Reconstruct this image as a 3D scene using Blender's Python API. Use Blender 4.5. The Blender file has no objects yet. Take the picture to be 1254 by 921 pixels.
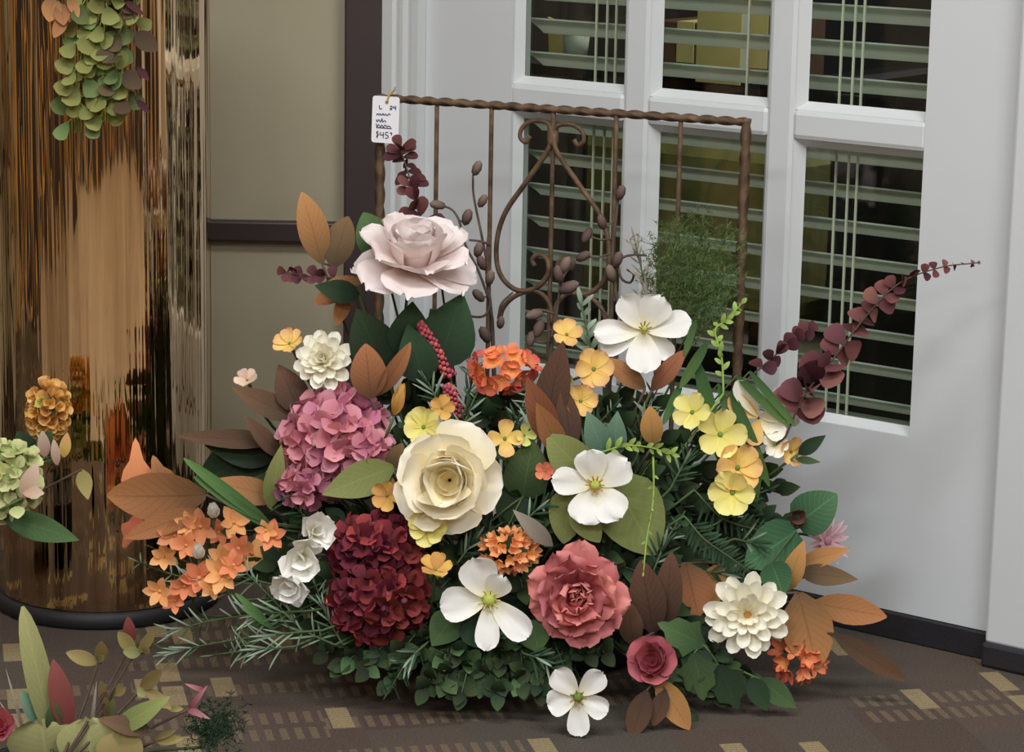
import bpy, math, random
from mathutils import Vector, Matrix
random.seed(7)
D = bpy.data
S = bpy.context.scene
COL = S.collection
PI = math.pi
rad = math.radians

# ------------------------------------------------------------------ camera
W, H, F = 1254.0, 921.0, 3200.0
PITCH, ROLL, CH = rad(12.0), rad(1.07), 0.98
fw = Vector((0, math.cos(PITCH), -math.sin(PITCH)))
r0 = Vector((1, 0, 0)); u0 = r0.cross(fw)
CR = math.cos(ROLL) * r0 + math.sin(ROLL) * u0
CU = -math.sin(ROLL) * r0 + math.cos(ROLL) * u0
CAM = Vector((0, 0, CH))
cam_d = D.cameras.new('camera'); cam = D.objects.new('camera', cam_d); COL.objects.link(cam)
m = Matrix((CR, CU, -fw)).transposed().to_4x4(); m.translation = CAM
cam.matrix_world = m
cam_d.sensor_fit = 'HORIZONTAL'; cam_d.sensor_width = 36.0; cam_d.lens = F / W * 36.0
cam_d.clip_start = 0.05
S.camera = cam

# ------------------------------------------------------------------ light, exposure
wd = D.worlds.new('world'); S.world = wd; wd.use_nodes = True
bg = wd.node_tree.nodes['Background']; bg.inputs[0].default_value = (0.9, 0.88, 0.82, 1); bg.inputs[1].default_value = 0.12
def area(name, loc, sx, sy, power, col=(.95, .97, 1.0), rot=(0, 0, 0)):
    l = D.lights.new(name, 'AREA'); l.shape = 'RECTANGLE'; l.size = sx; l.size_y = sy
    l.energy = power; l.color = col
    o = D.objects.new(name, l); COL.objects.link(o); o.location = loc; o.rotation_euler = rot
    return o
for i, (x, y, p) in enumerate(((-0.6, 1.55, 27), (0.8, 1.45, 25), (-1.3, -0.3, 42), (1.4, -0.3, 44), (0, -2.4, 40))):
    area('ceiling_panel_light', (x, y, 2.62), 1.15, 0.6, p)
area('office_fill_light', (0.98, 4.2, 2.4), 0.7, 0.7, 26.0, (1, .99, .95))  # added fill lamp, no known fixture; brightens the blind slats
vs = S.view_settings
vs.view_transform = 'Standard'; vs.look = 'None'; vs.gamma = 1.0; vs.use_curve_mapping = False
vs.exposure = 0.48

# ------------------------------------------------------------------ pixel helpers
def ray(px, py):
    return (px - W / 2) / F * CR - (py - H / 2) / F * CU + fw
def at(px, py, Y):
    d = ray(px, py); return CAM + d * (Y / d.y)
def ground(px, py, z=0.0):
    d = ray(px, py); return CAM + d * ((z - CH) / d.z)
def mpp(Y):                       # metres per pixel at distance Y
    return Y * 1.025 / F
def depth(px, py):                # front surface of the flower mound
    t = (py - 270) / 610.0
    return 3.0 - 0.29 * t + 0.12 * ((px - 600) / 450.0) ** 2

# ------------------------------------------------------------------ materials
def lin(c):
    r = []
    for v in c:
        v /= 255.0
        r.append(v / 12.92 if v <= 0.04045 else ((v + 0.055) / 1.055) ** 2.4)
    return (r[0], r[1], r[2], 1)
class NT:
    def __init__(s, name):
        s.m = D.materials.new(name); s.m.use_nodes = True
        s.t = s.m.node_tree; s.n = s.t.nodes; s.b = s.n['Principled BSDF']; s.out = s.n['Material Output']
    def add(s, ty, **kw):
        n = s.n.new(ty)
        for k, v in kw.items(): setattr(n, k, v)
        return n
    def link(s, a, b): s.t.links.new(a, b)
    def set(s, node, i, v):
        if hasattr(v, 'is_linked') or hasattr(v, 'links'): s.link(v, node.inputs[i])
        else: node.inputs[i].default_value = v
    def math(s, op, a, b=0.0, c=0.0):
        n = s.add('ShaderNodeMath', operation=op)
        s.set(n, 0, a); s.set(n, 1, b); s.set(n, 2, c)
        return n.outputs[0]
    def mix(s, f, a, b, blend='MIX'):
        n = s.add('ShaderNodeMix', data_type='RGBA', blend_type=blend)
        s.set(n, 0, f); s.set(n, 6, a); s.set(n, 7, b)
        return n.outputs[2]
    def coord(s, which='Object'): return s.add('ShaderNodeTexCoord').outputs[which]
    def noise(s, vec, scale, detail=3.0, rough=.5):
        n = s.add('ShaderNodeTexNoise'); s.link(vec, n.inputs['Vector'])
        n.inputs['Scale'].default_value = scale; n.inputs['Detail'].default_value = detail; n.inputs['Roughness'].default_value = rough
        return n.outputs['Fac']
    def ramp(s, f, stops):
        n = s.add('ShaderNodeValToRGB'); e = n.color_ramp.elements
        while len(e) < len(stops): e.new(0.5)
        for k, (p, c) in enumerate(stops): e[k].position = p; e[k].color = c
        s.link(f, n.inputs[0]); return n.outputs[0]
    def bump(s, h, strength, dist=.01):
        n = s.add('ShaderNodeBump'); n.inputs['Strength'].default_value = strength; n.inputs['Distance'].default_value = dist
        s.link(h, n.inputs['Height']); s.link(n.outputs[0], s.b.inputs['Normal'])

MATS = {}
def mat_paint(name, c, rough=.5, var=.06, scale=6, bump=0.0, metal=0.0):
    k = NT(name)
    n = k.noise(k.coord(), scale, 4)
    c1 = lin(c)
    dark = tuple(v * (1 - var * 2) for v in c1[:3]) + (1,); lite = tuple(min(1, v * (1 + var)) for v in c1[:3]) + (1,)
    k.link(k.ramp(n, ((.3, dark), (.7, lite))), k.b.inputs['Base Color'])
    k.b.inputs['Roughness'].default_value = rough; k.b.inputs['Metallic'].default_value = metal
    if bump: k.bump(k.noise(k.coord(), scale * 25, 2), bump, .002)
    MATS[name] = k.m; return k.m
def mat_petal(name, base, tip, mid=None, vein=0.0, rough=.75, trans=.22, jit=.05, mottle=.25):
    """silk petal or leaf: colour runs from foot to tip, faint veins, each piece slightly different"""
    k = NT(name)
    uv = k.add('ShaderNodeSeparateXYZ'); k.link(k.coord('UV'), uv.inputs[0])
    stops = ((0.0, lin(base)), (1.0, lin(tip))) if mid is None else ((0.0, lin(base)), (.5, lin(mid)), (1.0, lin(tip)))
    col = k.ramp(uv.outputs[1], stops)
    info = k.add('ShaderNodeObjectInfo')
    n = k.noise(k.coord(), 55, 3)
    d = k.math('SUBTRACT', n, .5); d = k.math('MULTIPLY', d, mottle)
    rv = k.math('SUBTRACT', info.outputs['Random'], .5)
    val = k.math('ADD', k.math('MULTIPLY', rv, jit * 5), k.math('ADD', d, 1.0))
    if vein:
        a = k.math('ABSOLUTE', k.math('SUBTRACT', uv.outputs[0], .5))
        rib = k.math('LESS_THAN', a, .022)
        side = k.math('SINE', k.math('MULTIPLY', k.math('SUBTRACT', uv.outputs[1], k.math('MULTIPLY', a, .6)), 60.0))
        side = k.math('MULTIPLY', k.math('GREATER_THAN', side, .8), .5)
        val = k.math('ADD', val, k.math('MULTIPLY', k.math('MAXIMUM', rib, side), vein))
    h = k.add('ShaderNodeHueSaturation')
    h.inputs['Saturation'].default_value = .9; k.link(col, h.inputs['Color']); k.link(val, h.inputs['Value'])
    k.link(k.math('ADD', k.math('MULTIPLY', rv, jit * .35), .5), h.inputs['Hue'])
    c = h.outputs[0]
    k.link(c, k.b.inputs['Base Color']); k.b.inputs['Roughness'].default_value = rough
    k.b.inputs['Specular IOR Level'].default_value = .25
    if trans:
        t = k.add('ShaderNodeBsdfTranslucent'); k.link(c, t.inputs[0])
        mx = k.add('ShaderNodeMixShader'); mx.inputs[0].default_value = trans
        k.link(k.b.outputs[0], mx.inputs[1]); k.link(t.outputs[0], mx.inputs[2]); k.link(mx.outputs[0], k.out.inputs[0])
    MATS[name] = k.m; return k.m

mat_paint('door_white', (206, 210, 211), .35, .015, 3)
mat_paint('trim_white', (204, 208, 207), .4, .015, 3)
mat_paint('panel_cream', (166, 158, 132), .55, .05, 2.2, .15)
mat_paint('dark_brown', (54, 44, 42), .45, .12, 5)
mat_paint('rubber_black', (34, 33, 37), .6, .15, 14, .2)
mat_paint('slat_grey', (196, 201, 190), .5, .04, 8)
_m = MATS['slat_grey']; _t = _m.node_tree; _b = _t.nodes['Principled BSDF']          # thin plastic slats let some light through
_tr = _t.nodes.new('ShaderNodeBsdfTranslucent'); _tr.inputs[0].default_value = lin((226, 230, 222)); _mx = _t.nodes.new('ShaderNodeMixShader'); _mx.inputs[0].default_value = .45
_t.links.new(_b.outputs[0], _mx.inputs[1]); _t.links.new(_tr.outputs[0], _mx.inputs[2]); _t.links.new(_mx.outputs[0], _t.nodes['Material Output'].inputs[0])
mat_paint('cord', (205, 204, 186), .8, .05, 20)
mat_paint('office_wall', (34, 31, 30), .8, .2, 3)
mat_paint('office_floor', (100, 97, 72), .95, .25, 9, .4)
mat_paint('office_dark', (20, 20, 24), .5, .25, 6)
mat_paint('olive_fabric', (132, 130, 76), .95, .18, 14, .4)
mat_paint('box_brown', (104, 80, 60), .85, .15, 8)
mat_paint('paper_yellow', (226, 214, 140), .8, .03, 8)
mat_paint('cup_white', (196, 206, 190), .4, .05, 9)
mat_paint('wire_rust', (112, 88, 66), .5, .3, 60, .5, .35)
mat_paint('twig_brown', (88, 72, 64), .7, .25, 50, .5)
mat_paint('tag_white', (236, 235, 238), .6, .01, 9)
mat_paint('ink', (58, 60, 92), .7, .1, 30)
mat_paint('string', (196, 160, 100), .9, .15, 80)
mat_paint('stem_green', (70, 88, 48), .7, .2, 40)
mat_paint('stem_lime', (140, 164, 70), .7, .15, 40)
mat_paint('stem_brown', (84, 66, 52), .8, .2, 40)
mat_paint('bowl_dark', (30, 32, 42), .45, .2, 8)
mat_paint('foam_green', (34, 44, 30), .95, .2, 30)
mat_paint('room_wall', (150, 132, 108), .8, .06, 2)
mat_paint('room_ceiling', (210, 206, 196), .9, .03, 2)
mat_paint('rack_dark', (44, 36, 32), .6, .2, 6)

k = NT('glass'); k.n.remove(k.b)
tr = k.add('ShaderNodeBsdfTransparent'); tr.inputs[0].default_value = (.93, .96, .93, 1)
gl = k.add('ShaderNodeBsdfGlossy'); gl.inputs['Roughness'].default_value = .03
lw = k.add('ShaderNodeLayerWeight'); lw.inputs[0].default_value = .5
fz_ = k.math('MULTIPLY_ADD', k.math('POWER', lw.outputs['Facing'], 5.0), .9, .04)
mx = k.add('ShaderNodeMixShader'); k.link(fz_, mx.inputs[0]); k.link(tr.outputs[0], mx.inputs[1]); k.link(gl.outputs[0], mx.inputs[2])
k.link(mx.outputs[0], k.out.inputs[0]); MATS['glass'] = k.m

# polished brass sheet with a slightly rippled surface; mirrored streaks painted into its colour
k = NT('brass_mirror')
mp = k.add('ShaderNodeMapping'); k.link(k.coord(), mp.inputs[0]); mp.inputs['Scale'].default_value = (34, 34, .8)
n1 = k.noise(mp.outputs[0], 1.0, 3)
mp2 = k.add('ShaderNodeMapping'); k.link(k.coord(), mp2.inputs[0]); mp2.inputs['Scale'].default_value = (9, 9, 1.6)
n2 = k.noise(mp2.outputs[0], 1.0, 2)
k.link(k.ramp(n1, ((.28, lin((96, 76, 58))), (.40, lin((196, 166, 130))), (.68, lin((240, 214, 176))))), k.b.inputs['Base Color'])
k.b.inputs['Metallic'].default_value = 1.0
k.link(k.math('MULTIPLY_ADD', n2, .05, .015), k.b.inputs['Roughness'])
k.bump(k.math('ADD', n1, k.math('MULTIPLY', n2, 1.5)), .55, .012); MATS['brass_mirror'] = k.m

# loop-pile carpet: brown ground with woven tan blocks and rows of short dashes
k = NT('carpet')
mp = k.add('ShaderNodeMapping'); k.link(k.coord(), mp.inputs[0]); mp.inputs['Rotation'].default_value = (0, 0, rad(-12.5))
sp = k.add('ShaderNodeSeparateXYZ'); k.link(mp.outputs[0], sp.inputs[0]); A, B = sp.outputs[0], sp.outputs[1]
def cells(sa, sb, shift, seed):
    row = k.math('FLOOR', k.math('DIVIDE', A, sa))
    b2 = k.math('ADD', k.math('DIVIDE', B, sb), k.math('MULTIPLY', row, shift))
    cb = k.add('ShaderNodeCombineXYZ'); k.link(row, cb.inputs[0]); k.link(k.math('FLOOR', b2), cb.inputs[1]); cb.inputs[2].default_value = seed
    wn = k.add('ShaderNodeTexWhiteNoise', noise_dimensions='3D'); k.link(cb.outputs[0], wn.inputs[0])
    return wn.outputs[0], k.math('FRACT', k.math('DIVIDE', A, sa)), k.math('FRACT', b2)
r1, fa1, fb1 = cells(.029, .085, .37, 1.0)
patch = k.math('MULTIPLY', k.math('GREATER_THAN', r1, .91), k.math('MULTIPLY', k.math('LESS_THAN', fa1, .85), k.math('LESS_THAN', fb1, .8)))
r2, fa2, fb2 = cells(.20, .052, .5, 4.0)
dash = k.math('MULTIPLY', k.math('GREATER_THAN', r2, .72), k.math('MULTIPLY', k.math('LESS_THAN', k.math('FRACT', k.math('DIVIDE', A, .0165)), .5), k.math('LESS_THAN', fb2, .7)))
r3, fa3, fb3 = cells(.11, .26, .41, 9.0)
basec = k.ramp(r3, ((0, lin((84, 72, 64))), (.5, lin((96, 83, 74))), (1, lin((88, 83, 75)))))
weave = k.math('GREATER_THAN', k.math('SINE', k.math('MULTIPLY', B, 900.0)), .2)
c = k.mix(k.math('MULTIPLY', dash, .45), basec, lin((142, 122, 96)))
c = k.mix(k.math('MULTIPLY', patch, k.math('MULTIPLY_ADD', weave, .2, .65)), c, lin((168, 150, 112)))
pn = k.noise(k.coord(), 420, 2); c = k.mix(.55, c, k.ramp(pn, ((.3, (.25, .25, .25, 1)), (.7, (1, 1, 1, 1)))), 'MULTIPLY')
k.link(c, k.b.inputs['Base Color']); k.b.inputs['Roughness'].default_value = .95; k.b.inputs['Specular IOR Level'].default_value = .1
k.bump(pn, .6, .004); MATS['carpet'] = k.m

P = mat_petal
P('p_blush', (232, 206, 196), (246, 234, 230), jit=.02, mottle=.08)
P('p_cream', (242, 216, 142), (252, 246, 226), mid=(250, 236, 194), jit=.02, mottle=.06)
P('p_white', (244, 236, 196), (250, 249, 243), mid=(250, 248, 240), jit=.015, mottle=.06)
P('p_ivory', (228, 212, 150), (250, 247, 230), mid=(246, 240, 214), jit=.02, mottle=.1)
P('p_pink', (160, 70, 100), (218, 144, 156), mid=(202, 116, 136), jit=.09)
P('p_mauve', (140, 56, 96), (196, 108, 146), jit=.09)
P('p_burgundy', (62, 12, 26), (126, 22, 44), jit=.12)
P('p_burg_red', (100, 14, 32), (158, 36, 58), jit=.1)
P('p_burg_center', (130, 40, 56), (170, 84, 98))
P('p_coral', (176, 62, 66), (222, 128, 122), mid=(204, 88, 90), jit=.07)
P('p_rosebud', (150, 48, 62), (196, 92, 102), jit=.04)
P('p_orange', (236, 150, 66), (244, 166, 100), jit=.08)
P('p_orange_deep', (214, 98, 46), (234, 134, 78), jit=.08)
P('p_vermilion', (236, 150, 60), (228, 72, 40), jit=.09)
P('p_apricot', (238, 190, 70), (240, 180, 110), mid=(246, 204, 96), jit=.04)
P('p_yellow', (226, 212, 80), (244, 232, 140), jit=.03)
P('p_limeyellow', (196, 204, 80), (230, 228, 130), jit=.04)
P('p_golden', (200, 140, 40), (232, 178, 72), jit=.06)
P('p_palepink', (206, 150, 160), (232, 196, 204), jit=.06)
P('p_redspike', (168, 38, 56), (220, 84, 96), jit=.1)
P('p_greenhyd', (150, 168, 90), (218, 216, 150), jit=.08)
P('p_peach', (214, 170, 140), (234, 206, 180), jit=.06)
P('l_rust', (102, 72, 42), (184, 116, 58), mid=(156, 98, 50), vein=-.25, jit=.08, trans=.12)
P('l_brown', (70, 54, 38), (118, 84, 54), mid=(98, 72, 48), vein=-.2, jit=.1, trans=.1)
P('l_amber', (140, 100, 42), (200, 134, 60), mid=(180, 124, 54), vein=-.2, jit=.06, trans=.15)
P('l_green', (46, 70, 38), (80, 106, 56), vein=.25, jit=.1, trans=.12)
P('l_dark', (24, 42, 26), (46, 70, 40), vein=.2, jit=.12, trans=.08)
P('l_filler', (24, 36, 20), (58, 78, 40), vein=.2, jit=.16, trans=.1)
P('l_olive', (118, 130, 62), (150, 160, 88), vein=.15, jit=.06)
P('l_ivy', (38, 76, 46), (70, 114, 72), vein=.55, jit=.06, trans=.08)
P('l_bluegreen', (70, 104, 84), (110, 146, 118), vein=.2, jit=.06)
P('l_blade', (48, 84, 40), (92, 128, 60), vein=.2, jit=.08)
P('l_lime', (120, 152, 56), (170, 196, 90), jit=.08)
P('l_sage', (92, 116, 90), (152, 168, 142), jit=.1, trans=.1)
P('l_fern', (76, 96, 48), (116, 136, 74), jit=.12)
P('l_ferndark', (30, 56, 36), (60, 92, 60), jit=.1)
P('l_euca', (92, 44, 46), (122, 66, 64), jit=.12, trans=.1)
P('l_eucadark', (56, 24, 30), (92, 40, 44), jit=.12, trans=.1)
P('l_button', (104, 112, 50), (150, 152, 76), jit=.07, trans=.25)
P('l_buttondark', (70, 58, 40), (100, 78, 52), jit=.1)
P('l_pale', (126, 130, 78), (168, 166, 104), vein=.15, jit=.05)
P('l_yellowish', (138, 124, 68), (180, 162, 96), jit=.08)
P('l_red', (120, 50, 44), (150, 80, 64), jit=.08)
P('l_pinkstrand', (150, 60, 74), (206, 140, 146), jit=.08)
P('l_grey', (120, 112, 96), (168, 158, 140), jit=.1)
P('bud', (76, 60, 54), (120, 98, 88), jit=.1, trans=0)

# ------------------------------------------------------------------ mesh helpers
def link(o): COL.objects.link(o); return o
def mk(name, verts, faces, mat, smooth=True, uvs=None):
    me = D.meshes.new(name); me.from_pydata([tuple(v) for v in verts], [], faces)
    if uvs:
        l = me.uv_layers.new(name='UVMap')
        for lp in me.loops: l.data[lp.index].uv = uvs[lp.vertex_index]
    if smooth: me.polygons.foreach_set('use_smooth', [True] * len(me.polygons))
    me.materials.append(MATS[mat]); me.update()
    return me
def obj(name, mesh, parent=None, M=None):
    o = link(D.objects.new(name, mesh))
    if parent is not None: o.parent = parent
    if M is not None: o.matrix_basis = M
    return o
def tag(o, label=None, cat=None, group=None, kind=None):
    for k_, v in (('label', label), ('category', cat), ('group', group), ('kind', kind)):
        if v: o[k_] = v
    return o
def thing(name, label, cat, M, group=None):
    o = D.objects.new(name, None); o.empty_display_size = .02; link(o)
    o.matrix_basis = M if isinstance(M, Matrix) else Matrix.Translation(M)
    return tag(o, label, cat, group)
def frame(p, z, up=Vector((0, 0, 1))):
    z = Vector(z).normalized(); x = Vector(up).cross(z)
    if x.length < 1e-4: x = Vector((1, 0, 0))
    x.normalize(); y = z.cross(x)
    M = Matrix((x, y, z)).transposed().to_4x4(); M.translation = p; return M
def box_data(x0, x1, y0, y1, z0, z1, bev=0.0):
    if bev <= 0:
        v = [(x, y, z) for z in (z0, z1) for y in (y0, y1) for x in (x0, x1)]
        f = [(0, 2, 3, 1), (4, 5, 7, 6), (0, 1, 5, 4), (2, 6, 7, 3), (0, 4, 6, 2), (1, 3, 7, 5)]
        return v, f
    import bmesh
    bm = bmesh.new(); bmesh.ops.create_cube(bm, size=1)
    for q in bm.verts: q.co = ((x0 + x1) / 2 + q.co.x * (x1 - x0), (y0 + y1) / 2 + q.co.y * (y1 - y0), (z0 + z1) / 2 + q.co.z * (z1 - z0))
    bmesh.ops.bevel(bm, geom=bm.edges[:], offset=bev, segments=2, affect='EDGES', profile=.5)
    bm.verts.index_update()
    v = [tuple(q.co) for q in bm.verts]; f = [[q.index for q in fc.verts] for fc in bm.faces]; bm.free()
    return v, f
def box(name, mat, parent, x0, x1, y0, y1, z0, z1, M=None, bev=0.0):
    v, f = box_data(x0, x1, y0, y1, z0, z1, bev)
    return obj(name, mk(name, v, f, mat, False), parent, M)
def smooth_path(pts, n=6):
    """Catmull-Rom through the points"""
    pts = [Vector(p) for p in pts]
    if len(pts) < 3: return [pts[0].lerp(pts[-1], i / n) for i in range(n + 1)]
    q = [2 * pts[0] - pts[1]] + pts + [2 * pts[-1] - pts[-2]]
    out = []
    for i in range(1, len(q) - 2):
        for j in range(n):
            t = j / n
            out.append(.5 * (2 * q[i] + (q[i + 1] - q[i - 1]) * t + (2 * q[i - 1] - 5 * q[i] + 4 * q[i + 1] - q[i + 2]) * t * t + (3 * q[i] - q[i - 1] - 3 * q[i + 1] + q[i + 2]) * t ** 3))
    out.append(pts[-1]); return out
def tube_data(path, r, sides=6, r1=None, twist=0.0, square=False, cap=True):
    v, f = [], []; n = len(path); prev = None
    for i, p in enumerate(path):
        t = (path[min(i + 1, n - 1)] - path[max(i - 1, 0)]).normalized()
        if prev is None:
            a = Vector((0, 0, 1)) if abs(t.z) < .9 else Vector((1, 0, 0)); prev = (a - t * a.dot(t)).normalized()
        else: prev = (prev - t * prev.dot(t)).normalized()
        b = t.cross(prev); k_ = i / max(1, n - 1); rr = r if r1 is None else r + (r1 - r) * k_
        for s in range(sides):
            an = 2 * PI * s / sides + twist * i
            rs = rr * (1.0 if not square else (1.0 if s % 2 == 0 else .62))
            v.append(p + (prev * math.cos(an) + b * math.sin(an)) * rs)
    for i in range(n - 1):
        for s in range(sides):
            a = i * sides + s; b2 = i * sides + (s + 1) % sides
            f.append((a, b2, b2 + sides, a + sides))
    if cap: f.append(tuple(range(sides))[::-1]); f.append(tuple((n - 1) * sides + s for s in range(sides)))
    return v, f
def tube(name, mat, parent, path, r, sides=6, r1=None, twist=0.0, square=False, smooth=True):
    """path in world space; the mesh is stored in the parent's space"""
    if parent is not None:
        inv = parent.matrix_basis.inverted(); path = [inv @ Vector(p) for p in path]
    v, f = tube_data(path, r, sides, r1, twist, square)
    return obj(name, mk(name, v, f, mat, smooth), parent)
def lathe(name, mat, parent, prof, seg=48, M=None, sx=1, sy=1, close=False):
    v, f = [], []
    for r, z in prof:
        for s in range(seg): a = 2 * PI * s / seg; v.append((r * math.cos(a) * sx, r * math.sin(a) * sy, z))
    n = len(prof)
    for i in range(n - 1):
        for s in range(seg):
            b = (s + 1) % seg; f.append((i * seg + s, i * seg + b, (i + 1) * seg + b, (i + 1) * seg + s))
    return obj(name, mk(name, v, f, mat), parent, M)

SHAPE = {
    'round': lambda t: (t ** .55) * max(0, 1 - t ** 5) ** .5,
    'oval': lambda t: math.sin(PI * min(1, t) ** .9) ** .7,
    'pointed': lambda t: (math.sin(PI * t ** .75)) ** .9,
    'lance': lambda t: (t ** .45) * (1 - t) ** .55 * 1.75,
    'wedge': lambda t: (.25 + .75 * t ** .8) * max(0, 1 - t ** 8) ** .5,
    'blade': lambda t: min(1, t * 6 + .4) * (1 - t ** 2.5),
    'heart': lambda t: (max(0, t) ** .28) * (1 - t ** 1.6) ** .8 * 1.15,
    'star': lambda t: (.35 + .65 * math.sin(PI * min(1, t * 1.05) ** .9)) * (1 - t ** 3),
}
for _k in list(SHAPE):
    _mx = max(SHAPE[_k](.01 + .98 * i / 60) for i in range(61)); SHAPE[_k] = (lambda g_, m_: (lambda t: g_(t) / m_))(SHAPE[_k], _mx)
CACHE = {}
def petal_mesh(mat, shape='round', ratio=.7, bend=.4, cup=.3, tip=0.0, ruffle=0.0, fold=0.0, nu=4, nv=7, seed=0, name='petal', lobes=0):
    """unit-length petal: foot at the origin, length along +Y, inner face +Z"""
    key = (mat, shape, round(ratio, 2), bend, cup, tip, ruffle, fold, nu, nv, seed, name, lobes)
    if key in CACHE: return CACHE[key]
    rn = random.Random(sum(map(ord, shape)) * 31 + int(ratio * 100) + seed * 977)
    ph, ph2 = rn.uniform(0, 6.3), rn.uniform(0, 6.3)
    v, f, uv = [], [], []; y = z = 0.0; pt = 0.0
    for j in range(nv + 1):
        t = 1 - (1 - j / nv) ** 1.25
        a = bend * (t - .15) + tip * max(0, t - .55) * 2.2
        y += math.cos(a) * (t - pt); z += math.sin(a) * (t - pt); pt = t
        w = ratio * .5 * SHAPE[shape](min(max(t, .015), .994))
        if lobes: w *= 1 + .28 * math.cos(2 * PI * lobes * t)
        for i in range(nu + 1):
            u = -1 + 2 * i / nu
            zz = z + cup * w * u * u + fold * w * abs(u)
            zz += ruffle * t * (math.sin(u * 3.1 + ph) * .5 + math.sin(u * 5.3 + t * 4 + ph2) * .5) * ratio
            yy = y - (.10 * ruffle * math.sin(u * 6 + ph) if t > .7 else 0)
            v.append((u * w, yy, zz)); uv.append((.5 + u * .5, t))
    for j in range(nv):
        for i in range(nu):
            a = j * (nu + 1) + i; f.append((a, a + 1, a + nu + 2, a + nu + 1))
    CACHE[key] = mk(name, v, f, mat, True, uv); return CACHE[key]
def wrap_mesh(mat, r=.3, h=.6, span=150, flare=.0, seed=0, nu=9, nv=5):
    """curved petal wrapped round the rose heart (unit = flower radius)"""
    key = ('wrap', mat, r, h, span, flare, seed)
    if key in CACHE: return CACHE[key]
    v, f, uv = [], [], []; rn = random.Random(seed); ph = rn.uniform(0, 6)
    for j in range(nv + 1):
        t = j / nv
        for i in range(nu + 1):
            u = -1 + 2 * i / nu; a = rad(span) * .5 * u
            rr = r * (.45 + .62 * math.sin(PI * (.15 + .55 * t))) * (1 + .10 * u) + flare * t ** 3
            z = h * t * (1 - .16 * u * u) + .02 * math.sin(4 * u + ph) * t
            v.append((rr * math.cos(a), rr * math.sin(a), z)); uv.append((.5 + .5 * u, t))
    for j in range(nv):
        for i in range(nu):
            q = j * (nu + 1) + i; f.append((q, q + 1, q + nu + 2, q + nu + 1))
    CACHE[key] = mk('petal', v, f, mat, True, uv); return CACHE[key]
def petal_M(phi, e, L, r=0.0, z=0.0, roll=0.0):
    return (Matrix.Rotation(phi - PI / 2, 4, 'Z') @ Matrix.Translation((0, r, z)) @ Matrix.Rotation(e, 4, 'X')
            @ Matrix.Rotation(roll, 4, 'Y') @ Matrix.Scale(L, 4))

# ------------------------------------------------------------------ the room
def struct(o): o['kind'] = 'structure'; return o
struct(box('floor', 'carpet', None, -2.6, 2.9, -4.2, 6.6, -.05, 0))
mat_paint('board_gold', (196, 150, 84), .5, .1, 5)
mat_paint('reflector_tan', (142, 125, 104), .45, .08, 5)
struct(box('floor_reflector', 'reflector_tan', None, -2.4, 2.6, -4.1, 2.2, 0, .006))  # unseen tan floor area added to brighten what the vase mirrors
struct(box('ceiling', 'room_ceiling', None, -2.6, 2.9, -4.2, 3.7, 2.7, 2.75))
struct(box('wall_left', 'room_wall', None, -2.5, -2.4, -4.2, 3.6, 0, 2.7))
struct(box('wall_right', 'room_wall', None, 2.6, 2.7, -4.2, 1.6, 0, 2.7))
wr = struct(box('wall_rear', 'rack_dark', None, -2.5, 2.7, -4.2, -4.1, 0, 2.7))
for x in (-2.2, -1.95, -1.5, -1.2, -.75, -.55, -.1, .25, .65, 1.0, 1.35, 1.8, 2.2): box('post', 'room_wall', wr, x, x + .10, -4.1, -4.05, 0, 2.7)  # unseen pale uprights added for contrast in the vase reflection
for x in (-1.8, -.4, .42, 1.5): box('reflection_panel', 'reflector_tan', wr, x, x + .18, -4.1, -4.07, .3, 2.1)  # tan strips added to the rear wall, likewise for the reflection

# unseen boards added behind the camera so the vase mirrors dark and gold streaks
dv = D.objects.new('wall_reflection_boards', None); link(dv); dv['kind'] = 'structure'; dv['label'] = 'unseen boards added behind the camera to streak the vase reflections'
rnd = random.Random(5); x = -2.3; i_ = 0; seq_ = ('rack_dark', 'board_gold', 'rubber_black', 'rack_dark', 'reflector_tan', 'rubber_black', 'board_gold', 'rack_dark', 'dark_brown')
while x < 2.3:
    w_ = rnd.choice((.12, .2, .35, .5)); mt = seq_[i_ % len(seq_)]; i_ += 1
    box('reflection_board', mt, dv, x, x + w_ - .004, -1.0 - rnd.uniform(0, .05), -.96, .006, rnd.uniform(1.7, 2.0)); x += w_
wl_, wr_ = D.objects['wall_left'], D.objects['wall_right']  # more boards added along the side walls to darken and streak the vase reflection
for par, xa, y, yend in ((wl_, -2.4, -.9, 3.5), (wr_, 2.58, -.9, 1.5)):
    i_ = 3
    while y < yend:
        w_ = rnd.choice((.15, .3, .55)); mt = seq_[i_ % len(seq_)]; i_ += 1
        box('reflection_board', mt, par, xa, xa + .02, y, min(yend, y + w_) - .004, .006, rnd.uniform(1.9, 2.3)); y += w_
# framed cream partition on the left: dark posts and rails, cream panels set back
WY = 3.6
pw = D.objects.new('wall_back', None); link(pw); pw['kind'] = 'structure'; pw['label'] = 'cream panelled partition framed in dark brown strips'
railz = at(340, 285, WY - .02).z
posts = [-.236, -.90, -1.56, -2.2]
for i, x in enumerate(posts): box('post', 'dark_brown', pw, x, x + .057, WY - .035, WY + .05, 0, 2.7, bev=.003)
for i in range(3):
    xa, xb = posts[i + 1] + .057, posts[i]
    box('panel', 'panel_cream', pw, xa, xb, WY + .0, WY + .03, railz + .014, 2.7)
    box('panel', 'panel_cream', pw, xa, xb, WY + .0, WY + .03, .06, railz - .014)
    box('rail', 'dark_brown', pw, xa, xb, WY - .018, WY + .03, railz - .0145, railz + .0145, bev=.003)
    box('bottom_rail', 'dark_brown', pw, xa, xb, WY - .018, WY + .03, 0, .06)
box('panel', 'panel_cream', pw, -2.45, posts[3], WY, WY + .03, 0, 2.7)
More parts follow.
